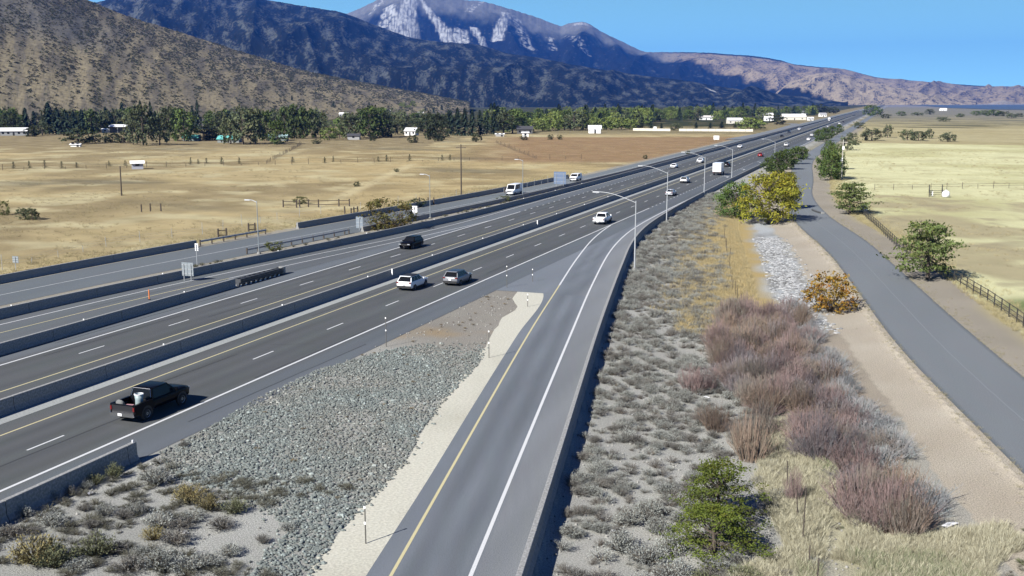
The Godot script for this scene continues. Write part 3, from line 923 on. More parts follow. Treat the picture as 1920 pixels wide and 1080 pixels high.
func tuft_mesh(seed_: int, blades: int, spread: float, bend: float, width: float) -> ArrayMesh:
	var r := RandomNumberGenerator.new()
	r.seed = seed_
	var st := begin()
	for i in blades:
		var a := r.randf() * TAU
		var out_ := Vector3(cos(a), 0, sin(a))
		var root := out_ * r.randf() * spread * 0.4
		var h := r.randf_range(0.6, 1.0)
		var tip := root + out_ * bend * r.randf_range(0.3, 1.0) + Vector3(0, h, 0)
		var mid := root.lerp(tip, 0.55) + Vector3(0, 0.12 * h, 0)
		var side := Vector3(r.randfn(), 0, r.randfn()).normalized() * width
		var tone := r.randf_range(0.75, 1.25)
		st.set_color(Color(tone, tone, tone))
		quad(st, root - side, root + side, mid + side * 0.8, mid - side * 0.8)
		for v: Vector3 in [mid - side * 0.8, mid + side * 0.8, tip]:
			st.add_vertex(v)
	return st.commit()

# a sagebrush: woody stems fanning out, each ending in tufts of small leaf faces; radius and height one metre
func sage_mesh(seed_: int, n: int) -> ArrayMesh:
	var r := RandomNumberGenerator.new()
	r.seed = seed_
	var st := begin()
	for i in n:
		var a := r.randf() * TAU
		var lean := sqrt(r.randf())
		var tip := Vector3(cos(a) * lean, r.randf_range(0.65, 1.05) * (1.0 - 0.55 * lean * lean), sin(a) * lean)
		st.set_color(Color(0.45, 0.38, 0.33))
		tube(st, Vector3(tip.x * 0.1, 0, tip.z * 0.1), tip * 0.95, 0.018, 0.008, 3)
		for k in 13:
			var c := tip * r.randf_range(0.55, 1.06) + Vector3(r.randfn(), r.randfn(), r.randfn()) * 0.075
			var x := (tip.normalized() + Vector3(r.randfn(), r.randfn(), r.randfn()) * 0.5).normalized()
			var y := x.cross(Vector3(r.randfn(), r.randfn(), r.randfn())).normalized()
			var l := r.randf_range(0.028, 0.068)
			var tone := r.randf_range(0.7, 1.3)
			st.set_color(Color(tone, tone, tone))
			quad(st, c - x * l, c + y * l * 0.42, c + x * l, c - y * l * 0.42)
	return st.commit()

# a clump of bare upright stems about one metre high and half a metre in radius
func willow_mesh(seed_: int, n: int) -> ArrayMesh:
	var r := RandomNumberGenerator.new()
	r.seed = seed_
	var st := begin()
	for i in n:
		var a := r.randf() * TAU
		var q := sqrt(r.randf())
		var root := Vector3(cos(a) * q * 0.3, 0, sin(a) * q * 0.3)
		var reach := r.randf_range(0.35, 0.85)
		var tip := Vector3(cos(a) * q * reach, r.randf_range(0.4, 1.08) * (1.1 - 0.5 * q), sin(a) * q * reach)
		var tone := r.randf_range(0.65, 1.35)
		st.set_color(Color(tone, tone, tone).lerp(Color(0.95, 1.35, 1.4) * tone, clampf(r.randfn(0.3, 0.35), 0.0, 1.0)))
		var mid := root.lerp(tip, 0.5) + Vector3(r.randfn() * 0.015, 0.02, r.randfn() * 0.015)
		tube(st, root, mid, 0.0065, 0.0052, 3)
		tube(st, mid, tip, 0.0052, 0.0022, 3)
		for k in 4:
			var p := mid.lerp(tip, r.randf_range(0.0, 0.85))
			var d := (Vector3(r.randfn() * 0.35, 1.0, r.randfn() * 0.35)).normalized() * r.randf_range(0.08, 0.2)
			tube(st, p, p + d, 0.0034, 0.0016, 3)
	return st.commit()

func in_poly(poly: PackedVector2Array, lo: Vector2, hi: Vector2) -> Vector2:
	for k in 200:
		var p := Vector2(R(lo.x, hi.x), R(lo.y, hi.y))
		if Geometry2D.is_point_in_polygon(p, poly):
			return p
	return poly[0]

func bounds(poly: PackedVector2Array) -> Rect2:
	var b := Rect2(poly[0], Vector2.ZERO)
	for p in poly:
		b = b.expand(p)
	return b

func build_rocks_and_sage() -> void:
	# cobbles in the gore
	var cob := PackedVector2Array([Vector2(-40.4, 49.2), Vector2(-40.7, 55.0), Vector2(-41.6, 61.3), Vector2(-41.6, 70.1), Vector2(-39.4, 77.5), Vector2(-37.6, 81.8), Vector2(-33.0, 83.5), Vector2(-31.1, 79.5), Vector2(-30.0, 74.3), Vector2(-29.0, 67.1), Vector2(-27.4, 58.5), Vector2(-25.6, 52.3), Vector2(-24.8, 46.9), Vector2(-24.5, 42.5), Vector2(-23.2, 38.0), Vector2(-22.4, 34.5), Vector2(-25.3, 33.5), Vector2(-25.8, 37.2), Vector2(-26.7, 39.6), Vector2(-26.8, 42.1), Vector2(-30.0, 43.8), Vector2(-33.8, 45.4), Vector2(-36.8, 46.0)])
	var b := bounds(cob)
	for kind in 3:
		var trs := []
		var cs := []
		for i in 9500:
			var p := in_poly(cob, b.position, b.end)
			if rng.randf() < 0.16:
				p += Vector2(rng.randfn(), rng.randfn()) * 0.55
				if p.x > at(SAND_L, p.y) + 0.5 or p.x < -40.7:
					continue
			if rng.randf() < 0.85 * smoothstep(75.0, 81.5, p.y + 1.5 * fine.get_noise_2d(p.x * 4.0, 3.0)):
				continue
			var patch := broad.get_noise_2d(p.x * 7.0, p.y * 7.0)
			if patch > 0.3 and rng.randf() < 0.5:
				continue
			var k := R(0.04, 0.11) * (1.6 if rng.randf() < 0.06 else 1.0)
			trs.append(Transform3D(Basis.from_euler(Vector3(R(-0.4, 0.4), R(0, TAU), R(-0.4, 0.4))).scaled(Vector3(k * R(0.8, 1.3), k * R(0.55, 0.9), k)), Vector3(p.x, R(-0.03, 0.05), -p.y)))
			var d := R(0.75, 1.2) if rng.randf() < 0.9 else R(1.4, 2.2)
			cs.append((Color(0.172, 0.195, 0.186) * d).lerp(Color(0.205, 0.19, 0.165) * d, clampf(0.35 + patch * 1.5, 0.0, 0.8) * rng.randf()))
		scatter("cobbles", rock_mesh(50 + kind), M.stone, trs, cs, self)
	# scattered stones on the bare soil
	var trs0 := []
	var cs0 := []
	for i in 2600:
		var t := R(36.0, 105.0)
		var s := R(at(BAR_R, t) + 0.5, at(BAR_R, t) + 16.0)
		if i % 5 == 0:
			s = R(-41.0, at(SAND_L, t))
			t = minf(t, 104.0)
		var k := R(0.03, 0.085)
		trs0.append(Transform3D(Basis.from_euler(Vector3(R(-1, 1), R(0, TAU), R(-1, 1))).scaled(Vector3.ONE * k), Vector3(s, ground_y(s, t) + 0.01, -t)))
		cs0.append(Color(0.24, 0.235, 0.22) * R(0.7, 1.9))
	for i in 3200:
		var t := R(100.0, 170.0)
		var q := clampf(rng.randfn(0.75, 0.045), 0.66, 0.86)
		var s := lerpf(at(BAR_R, t), at(FRONT_L, t), q)
		var k := R(0.05, 0.2)
		trs0.append(Transform3D(Basis.from_euler(Vector3(R(-1, 1), R(0, TAU), R(-1, 1))).scaled(Vector3(k * 1.4, k * 0.6, k)), Vector3(s, ground_y(s, t), -t)))
		cs0.append(Color(0.36, 0.365, 0.37) * R(0.4, 1.3))
	scatter("loose_stones", rock_mesh(60), M.stone, trs0, cs0, self)

	# sagebrush: the larger ones one by one, the small ground cover as a mass
	var sage := []
	for k in 6:
		sage.append(sage_mesh(100 + k, 95))
	var tones := {"grey": [], "green": [], "straw": [], "dull": []}
	for i in 4:
		var d := 0.85 + 0.1 * i
		tones.grey.append(Color(0.261, 0.274, 0.255) * d)
		tones.dull.append(Color(0.160, 0.155, 0.141) * d)
		tones.green.append(Color(0.135, 0.145, 0.075) * d)
		tones.straw.append(Color(0.20, 0.17, 0.075) * d)
	var sage_mats := {}
	for key: String in tones:
		sage_mats[key] = []
		for i in 4:
			var m: StandardMaterial3D = M.twig.duplicate()
			m.albedo_color = tones[key][i].linear_to_srgb()
			m.resource_name = "sage_" + key
			sage_mats[key].append(m)
	var words := {"grey": "grey-green sagebrush", "green": "olive green rabbitbrush", "straw": "yellowish dry rabbitbrush", "dull": "dark brown-grey sagebrush"}
	var plant := func(p: Vector2, r: float, h: float, tone: String, where: String, group: String) -> void:
		var o := thing("sagebrush", gp(p, -0.03), R(0, TAU), words[tone] + " " + where, "shrub", group)
		var c := mesh_node(sage[rng.randi() % 6], "foliage", sage_mats[tone][rng.randi() % 4], o)
		c.scale = Vector3(r, h, r * R(0.85, 1.15))
	# lower left corner: place, half width, height, tone
	for q: Array in [[Vector2(-40.0, 44.8), 0.55, 1.0, "green"], [Vector2(-40.4, 43.7), 0.5, 0.7, "green"], [Vector2(-40.3, 42.9), 0.45, 0.6, "grey"], [Vector2(-40.9, 41.1), 0.5, 0.6, "grey"], [Vector2(-40.5, 42.0), 0.35, 0.6, "dull"], [Vector2(-40.6, 38.8), 0.45, 0.6, "grey"], [Vector2(-38.4, 38.4), 0.8, 0.75, "grey"], [Vector2(-39.3, 36.6), 0.8, 0.6, "dull"], [Vector2(-37.2, 44.9), 1.05, 1.1, "grey"], [Vector2(-34.0, 43.4), 0.95, 1.05, "straw"], [Vector2(-32.3, 42.8), 0.75, 0.95, "straw"], [Vector2(-30.8, 43.0), 0.85, 0.8, "green"], [Vector2(-38.3, 40.5), 0.5, 0.45, "dull"], [Vector2(-36.8, 40.4), 0.7, 0.7, "grey"], [Vector2(-35.6, 40.3), 0.6, 0.6, "dull"], [Vector2(-35.4, 41.1), 0.6, 0.7, "grey"], [Vector2(-33.3, 40.2), 0.85, 0.8, "grey"], [Vector2(-32.1, 40.2), 0.8, 0.6, "dull"], [Vector2(-35.8, 34.7), 1.35, 1.5, "straw"], [Vector2(-34.7, 34.7), 1.0, 1.2, "green"], [Vector2(-33.8, 36.3), 0.95, 1.15, "green"], [Vector2(-32.5, 38.7), 0.65, 0.8, "straw"], [Vector2(-31.2, 38.7), 0.9, 0.8, "dull"], [Vector2(-30.3, 36.4), 1.05, 0.9, "grey"], [Vector2(-28.8, 36.4), 0.9, 0.75, "grey"], [Vector2(-28.3, 37.1), 0.8, 0.7, "grey"], [Vector2(-28.0, 38.5), 0.75, 0.6, "grey"], [Vector2(-27.3, 40.2), 0.4, 0.5, "dull"], [Vector2(-27.0, 42.0), 0.5, 0.45, "grey"], [Vector2(-33.3, 36.9), 0.7, 0.55, "dull"], [Vector2(-31.3, 35.5), 0.9, 0.7, "dull"], [Vector2(-33.6, 34.8), 0.7, 0.6, "grey"], [Vector2(-32.2, 41.3), 0.7, 0.6, "grey"], [Vector2(-30.2, 41.0), 0.8, 0.6, "dull"], [Vector2(-31.9, 37.1), 0.6, 0.5, "grey"], [Vector2(-36.3, 38.8), 0.6, 0.5, "dull"], [Vector2(-39.8, 50.7), 0.35, 0.4, "dull"], [Vector2(-38.6, 37.3), 0.5, 0.4, "dull"]]:
		plant.call(q[0], q[1], q[2], q[3], "on the sandy ground below the shoulder barrier", "bushes below the shoulder barrier")
	# right of the ramp
	for q: Array in [[Vector2(-10.9, 51.3), 0.9, 0.95, "grey"], [Vector2(-11.6, 49.9), 0.85, 0.9, "grey"], [Vector2(-10.0, 49.4), 0.8, 0.9, "grey"], [Vector2(-11.2, 46.5), 1.0, 1.0, "grey"], [Vector2(-9.8, 45.7), 1.0, 1.0, "grey"], [Vector2(-9.0, 47.3), 0.9, 0.95, "grey"], [Vector2(-11.1, 42.8), 0.8, 0.6, "dull"], [Vector2(-12.3, 42.5), 0.7, 0.5, "dull"], [Vector2(-8.1, 44.5), 1.0, 1.0, "grey"], [Vector2(-6.8, 44.1), 0.9, 0.9, "green"], [Vector2(-5.2, 45.6), 0.8, 0.8, "green"], [Vector2(-10.8, 54.7), 0.75, 0.8, "grey"], [Vector2(-9.4, 43.2), 0.8, 0.7, "grey"]]:
		plant.call(q[0], q[1], q[2], q[3], "in the grey patch near the bright green tree", "bushes beside the bright green tree")
	var masses := {"grey": [[], []], "dull": [[], []]}
	var count := 0
	for i in 6200:
		var t := 36.0 + 205.0 * pow(rng.randf(), 1.25)
		var lo := at(BAR_R, t) + 1.0
		var hi := at(FRONT_L, t) - 4.0
		var q := pow(rng.randf(), 1.1)
		if q > R(0.40, 0.60) or (t > 150.0 and q > R(0.35, 0.9)):
			continue
		var s := lerpf(lo, hi, q)
		var dens := broad.get_noise_2d(s * 3.0 + 60.0, t * 3.0) * 0.5 + 0.5
		if rng.randf() > smoothstep(0.22, 0.48, dens + 0.25 * smoothstep(45.0, 110.0, t)):
			continue
		var tone := "grey" if rng.randf() < 0.55 + 0.4 * dens - 0.1 else "dull"
		var r := R(0.2, 0.68) * (1.0 + 0.3 * smoothstep(60.0, 140.0, t))
		var h := r * R(0.75, 1.1)
		if t < 84.0 and r > 0.40 and count < 150:
			count += 1
			plant.call(Vector2(s, t), r, h, tone, "on the bare slope along the ramp barrier, " + ("near the bottom edge" if t < 48.0 else "level with the cobbles" if t < 66.0 else "level with the marker posts"), "sagebrush along the ramp barrier")
			continue
		masses[tone][0].append(Transform3D(Basis(Vector3.UP, R(0, TAU)).scaled(Vector3(r, h, r)), Vector3(s, ground_y(s, t) - 0.03, -t)))
		masses[tone][1].append((tones[tone][rng.randi() % 4] as Color) * R(0.85, 1.2))
	# brush between western road and highway, and in the corner at lower left
	for i in 260:
		var t := R(108.0, 300.0)
		var s := R(at(WEST_R, t) + 0.8, at(B3, t) - 0.8)
		if at(WEST_R, t) + 0.8 > at(B3, t) - 0.8:
			continue
		masses.dull[0].append(Transform3D(Basis(Vector3.UP, R(0, TAU)).scaled(Vector3.ONE * R(0.2, 0.5)), Vector3(s, 0, -t)))
		masses.dull[1].append(Color(0.12, 0.12, 0.075) * R(0.8, 1.2))
	# scrub in the bottom right corner, and weeds among the cobbles
	for i in 420:
		var t := R(40.0, 56.0)
		var s := R(-2.5, at(FRONT_L, t) - 2.0)
		if broad.get_noise_2d(s * 4.0 + 31.0, t * 4.0) < -0.05:
			continue
		var r := R(0.12, 0.42)
		var key := "dull" if rng.randf() < 0.5 else "grey"
		masses[key][0].append(Transform3D(Basis(Vector3.UP, R(0, TAU)).scaled(Vector3(r, r * 0.8, r)), Vector3(s, ground_y(s, t), -t)))
		masses[key][1].append(Color(0.15, 0.17, 0.085) * R(0.7, 1.2) if rng.randf() < 0.5 else Color(0.21, 0.2, 0.16) * R(0.8, 1.2))
	for i in 70:
		var t := R(46.0, 104.0)
		var s := R(-40.6, at(SAND_L, t) - 0.3)
		var r := R(0.08, 0.24)
		masses.dull[0].append(Transform3D(Basis(Vector3.UP, R(0, TAU)).scaled(Vector3(r, r * 0.7, r)), Vector3(s, 0.03, -t)))
		masses.dull[1].append(Color(0.19, 0.15, 0.085) * R(0.7, 1.3))
	for i in 480:
		var t := R(34.0, 48.0)
		var s := R(-40.0, -24.0)
		if s > -26.0 - (48.0 - t) * 0.9 and t > 38.0:
			continue
		var r := R(0.14, 0.55)
		masses.dull[0].append(Transform3D(Basis(Vector3.UP, R(0, TAU)).scaled(Vector3(r, r * 0.8, r)), Vector3(s, 0, -t)))
		masses.dull[1].append(Color(0.125, 0.125, 0.095) * R(0.7, 1.3))
	var low := sage_mesh(140, 48)
	for tone: String in masses:
		scatter("sagebrush_cover", low, M.twig, masses[tone][0], masses[tone][1], self)

	# dry grass
	var tuft := tuft_mesh(7, 22, 1.0, 0.6, 0.013)
	var g1 := []
	var gc := []
	var straw_poly := PackedVector2Array([Vector2(-6.4, 70.8), Vector2(-4.9, 72.1), Vector2(-2.2, 62.0), Vector2(-0.8, 56.2), Vector2(0.8, 52.2), Vector2(7.8, 56.6), Vector2(6.7, 46.5), Vector2(-6.8, 41.6), Vector2(-5.2, 46.8), Vector2(-3.6, 49.9), Vector2(-6.2, 58.6)])
	var sb := bounds(straw_poly)
	for i in 14000:
		var p := in_poly(straw_poly, sb.position, sb.end)
		if p.x > -2.0 and broad.get_noise_2d(p.x * 4.0 + 31.0, p.y * 4.0) > -0.16:
			continue
		var k := R(0.25, 0.6)
		g1.append(Transform3D(Basis(Vector3.UP, R(0, TAU)).scaled(Vector3(k * 1.2, k * R(0.7, 1.2), k * 1.2)), gp(p, -0.02)))
		var c := Color(0.47, 0.45, 0.335).lerp(Color(0.27, 0.245, 0.16), rng.randf())
		if p.x > -3.0 and rng.randf() < 0.4 and broad.get_noise_2d(p.x * 5.0, p.y * 5.0) > 0.0:
			c = Color(0.19, 0.22, 0.12)
		gc.append(c)
	for i in 14000:
		var t := R(96.0, 230.0)
		var lo := at(BAR_R, t) + 0.6
		var hi := at(FRONT_L, t) - 4.5
		var q := clampf(rng.randfn(0.52, 0.13), 0.0, 0.68) if t > 104.0 else R(0.3, 0.75)
		var s := lerpf(lo, hi, q)
		var k := R(0.25, 0.6)
		g1.append(Transform3D(Basis(Vector3.UP, R(0, TAU)).scaled(Vector3(k * 1.3, k, k * 1.3)), Vector3(s, ground_y(s, t) - 0.02, -t)))
		gc.append(Color(0.40, 0.31, 0.145).lerp(Color(0.30, 0.26, 0.15), rng.randf()))
	for i in 1500:
		# sparse weeds on the crumbling edges of the frontage road
		var t := R(40.0, 200.0)
		var s := at(FRONT_L, t) - absf(rng.randfn(0.0, 0.7)) + 0.15 if i % 2 else at(FRONT_R, t) + absf(rng.randfn(0.0, 0.9)) - 0.15
		var k := R(0.08, 0.22)
		g1.append(Transform3D(Basis(Vector3.UP, R(0, TAU)).scaled(Vector3(k * 1.6, k, k * 1.6)), Vector3(s, 0, -t)))
		gc.append(Color(0.30, 0.26, 0.16).lerp(Color(0.20, 0.19, 0.11), rng.randf()))
	for i in 7000:
		# roadside grass along both pastures
		var t := 70.0 + 230.0 * rng.randf()
		var s := at(FRONT_R, t) + 4.2 + absf(rng.randfn(0.0, 2.0)) if i % 2 else at(B4, t) - 1.5 - absf(rng.randfn(0.0, 4.0))
		var k := R(0.2, 0.5)
		g1.append(Transform3D(Basis(Vector3.UP, R(0, TAU)).scaled(Vector3(k * 1.4, k, k * 1.4)), Vector3(s, 0, -t)))
		gc.append(Color(0.38, 0.33, 0.17).lerp(Color(0.27, 0.23, 0.13), rng.randf()))
	for i in 9000:
		# loose tufts out in the pastures
		var t := 80.0 + 420.0 * pow(rng.randf(), 1.4)
		var s := R(at(FRONT_R, t) + 6.0, at(FRONT_R, t) + 70.0) if i % 3 == 0 else R(-0.6 * t - 110.0, at(B4, t) - 4.0)
		if broad.get_noise_2d(s * 2.0, t * 2.0) < -0.05:
			continue
		var k := R(0.25, 0.6)
		g1.append(Transform3D(Basis(Vector3.UP, R(0, TAU)).scaled(Vector3(k * 1.8, k * 0.8, k * 1.8)), Vector3(s, 0, -t)))
		gc.append(Color(0.36, 0.30, 0.155).lerp(Color(0.22, 0.185, 0.11), rng.randf()))
	scatter("dry_grass", tuft, M.twig, g1, gc, self)

	# willow thicket
	var will := []
	for k in 5:
		will.append(willow_mesh(200 + k, 210))
	var wm := []
	for c: Color in [Color(0.198, 0.137, 0.130), Color(0.186, 0.150, 0.127), Color(0.240, 0.231, 0.234), Color(0.204, 0.146, 0.111), Color(0.180, 0.149, 0.153)]:
		var m: StandardMaterial3D = M.twig.duplicate()
		m.albedo_color = c.linear_to_srgb()
		m.resource_name = "willow"
		wm.append(m)
	var poly := PackedVector2Array([Vector2(-15.0, 97.1), Vector2(-15.3, 105.8), Vector2(-8.5, 109.5), Vector2(-4.2, 91.7), Vector2(-1.4, 78.4), Vector2(1.4, 68.1), Vector2(3.0, 57.5), Vector2(2.1, 53.0), Vector2(0.3, 53.5), Vector2(-1.7, 58.4), Vector2(-3.3, 62.6), Vector2(-6.0, 70.3), Vector2(-9.2, 74.3), Vector2(-12.2, 81.1)])
	var wb := bounds(poly)
	var spots := [[Vector2(-13.1, 76.3), 2.3, 2.0, 0], [Vector2(-12.2, 76.6), 2.1, 1.8, 0], [Vector2(-9.9, 67.5), 2.1, 2.0, 3], [Vector2(-10.9, 68.5), 1.6, 1.5, 1], [Vector2(-7.0, 62.5), 3.4, 2.3, 3], [Vector2(-7.8, 64.8), 2.6, 2.0, 1], [Vector2(-3.9, 56.3), 2.2, 1.0, 0], [Vector2(1.9, 53.7), 2.6, 2.2, 3], [Vector2(1.0, 54.1), 2.9, 2.2, 0], [Vector2(-6.9, 67.5), 2.6, 2.0, 1]]
	for i in 205:
		var p := in_poly(poly, wb.position, wb.end)
		var kind: int = [0, 4, 1, 0, 3][rng.randi() % 5]
		# the outer edge towards the frontage road is greyer
		if p.x > at(FRONT_L, p.y) - 7.0 - 1.2 * rng.randf():
			kind = 2
		spots.append([p, R(1.0, 2.9) if kind != 2 else R(1.0, 2.1), R(1.6, 3.2), kind])
	var cw := ["reddish bare willow bush", "brownish bare willow bush", "pale grey bare willow bush", "rust brown bare willow bush", "purplish bare willow bush"]
	for q: Array in spots:
		var o := thing("willow_bush", gp(q[0], -0.05), R(0, TAU), cw[q[3]] + (" at the upper end of the thicket" if q[0].y > 92.0 else (" in the middle of the thicket" if q[0].y > 68.0 else " at the lower end of the thicket")) + (", on its road side" if q[0].x > at(FRONT_L, q[0].y) - 8.5 else ", on its ramp side" if q[0].x < at(FRONT_L, q[0].y) - 13.0 else ", in its core"), "willow", "bare willows in the thicket")
		var c := mesh_node(will[rng.randi() % 5], "stems", wm[q[3]], o)
		c.scale = Vector3(q[2], q[1], q[2])

# ---------------------------------------------------------------- trees
# All tree shapes are one metre high and one metre wide, and are scaled to each tree's size.
func leaf_face(st: SurfaceTool, r: RandomNumberGenerator, c: Vector3, k: float, col: Color) -> void:
	var x := Vector3(r.randfn(), r.randfn(), r.randfn()).normalized()
	var y := x.cross(Vector3(r.randfn(), r.randfn(), r.randfn())).normalized()
	st.set_color(col)
	quad(st, c - x * k, c + y * k * 0.5, c + x * k, c - y * k * 0.5)

# form: 0 round, 1 column, 2 spreading layers, 3 many-stemmed bush
func broadleaf(seed_: int, form: int, clumps: int, per: int, leaf: float, turned: Color) -> Array:
	var r := RandomNumberGenerator.new()
	r.seed = seed_
	var wood := begin()
	var st := begin()
	var lo: float = [0.1, 0.03, 0.16, 0.03, 0.08][form]
	var fork: float = [0.28, 0.2, 0.35, 0.04, 0.16][form]
	if form != 3:
		tube(wood, Vector3(0, -0.02, 0), Vector3(0.012, fork, 0.008), 0.034, 0.024, 7)
		tube(wood, Vector3(0.012, fork, 0.008), Vector3(-0.01, 0.72, 0), 0.024, 0.009, 6)
	var lobes := []
	for i in 7:
		lobes.append(Vector3(r.randfn(), r.randfn() * 0.6, r.randfn()).normalized())
	for i in clumps:
		var a := r.randf() * TAU
		var q := sqrt(r.randf())
		var y := r.randf()
		var env := 1.0
		if form == 0:
			env = sqrt(maxf(0.05, 1.0 - pow(absf(y - 0.42) / 0.62, 2.0)))
		elif form == 1:
			env = pow(sin(PI * clampf(0.08 + 0.9 * y, 0.0, 1.0)), 0.6)
		elif form == 2 or form == 4:
			y = (floorf(y * 6.0) + 0.5 + 0.25 * r.randfn()) / 6.0
			if form == 4:
				y = (floorf(r.randf() * 4.0) + 0.5 + 0.12 * r.randfn()) / 4.0
			env = (1.1 - 0.75 * y) * (0.75 + 0.35 * r.randf()) * (0.55 + 0.6 * smoothstep(-0.1, 0.25, y))
		else:
			env = 0.55 + 0.5 * sin(PI * clampf(0.15 + 0.7 * y, 0.0, 1.0))
		var dir := Vector3(cos(a), (y - 0.5) * 1.2, sin(a)).normalized()
		var bump := 0.74
		for l: Vector3 in lobes:
			bump = maxf(bump, 0.74 + 0.42 * smoothstep(0.72, 0.95, dir.dot(l)))
		var rad := 0.5 * env * bump * lerpf(0.35, 1.0, q)
		var c := Vector3(cos(a) * rad, lo + (0.96 - lo) * y, sin(a) * rad)
		var from := Vector3(0, lerpf(fork, 0.7, clampf(y - 0.15, 0.0, 1.0)), 0) if form != 3 else Vector3(0, -0.02, 0)
		if i % 3 == 0:
			var m := from.lerp(c, 0.5) + Vector3(0, -0.03, 0)
			tube(wood, from, m, 0.009, 0.006, 4)
			tube(wood, m, c, 0.006, 0.002, 4)
		var tone := r.randf_range(0.5, 1.35)
		var aged := clampf(r.randfn(0.25, 0.3) + 0.35 * (y - 0.5), 0.0, 1.0)
		var size := r.randf_range(0.06, 0.115) * (1.2 if form == 2 else 1.0)
		for k in per:
			var d := Vector3(r.randfn(), r.randfn() * (0.28 if form == 2 or form == 4 else 0.75), r.randfn()) * size * 0.62
			var t := tone * r.randf_range(0.75, 1.25)
			leaf_face(st, r, c + d, leaf * 1.6 * r.randf_range(0.6, 1.25), Color(t, t, t).lerp(Color(turned.r * t, turned.g * t, turned.b * t), aged))
	return [wood.commit(), st.commit()]

func conifer(seed_: int, tiers: int, per: int) -> Array:
	var r := RandomNumberGenerator.new()
	r.seed = seed_
	var wood := begin()
	var st := begin()
	tube(wood, Vector3(0, -0.02, 0), Vector3(0, 0.97, 0), 0.03, 0.004, 6)
	for i in tiers:
		var y := 0.08 + 0.9 * float(i) / tiers
		var reach := 0.5 * pow(1.0 - y, 0.75) * r.randf_range(0.75, 1.1) + 0.02
		for j in per:
			var a := r.randf() * TAU
			var l := reach * r.randf_range(0.65, 1.1)
			var tone := r.randf_range(0.6, 1.4)
			for k in 4:
				var q := (k + 0.6) / 4.0
				var c := Vector3(cos(a) * l * q, y - 0.06 * q * q + r.randfn() * 0.012, sin(a) * l * q)
				var side := Vector3(-sin(a), 0, cos(a)) * 0.055 * (1.15 - 0.5 * q)
				var out_ := Vector3(cos(a), -0.35, sin(a)) * 0.06
				st.set_color(Color(tone, tone, tone))
				quad(st, c - side, c - out_, c + side + Vector3(0, -0.015, 0), c + out_)
	return [wood.commit(), st.commit()]

var shapes := {}
var leaves := {}

func tree(kind: String, p: Vector2, h: float, w: float, label: String, group := "", n := "") -> Node3D:
	var set_: Array = shapes[kind]
	var pick: Array = set_[rng.randi() % set_.size()]
	var cat := "tree" if h > 2.4 else "shrub"
	var o := thing(n if n != "" else {"conifer": "conifer_tree", "seedling": "young_conifer", "light": "cottonwood_tree", "willow": "willow_tree", "poplar": "poplar_tree"}.get(kind, "broadleaf_tree"), gp(p, -0.05), R(0, TAU), label, cat, group)
	var t := mesh_node(pick[0], "trunk", M.bark, o)
	var lm: Array = leaves[kind]
	if kind in ["conifer", "willow", "green", "light", "dark", "poplar"]:
		w *= 1.3
	var c := mesh_node(pick[1], "crown", lm[rng.randi() % lm.size()], o)
	t.scale = Vector3(w, h, w)
	c.scale = t.scale
	return o

func leaf_set(kind: String, c: Color) -> void:
	leaves[kind] = []
	for i in 4:
		var m: StandardMaterial3D = M.leaf.duplicate()
		m.albedo_color = (c * (0.82 + 0.12 * i)).linear_to_srgb()
		m.albedo_color.a = 1.0
		m.resource_name = kind + "_leaf"
		leaves[kind].append(m)

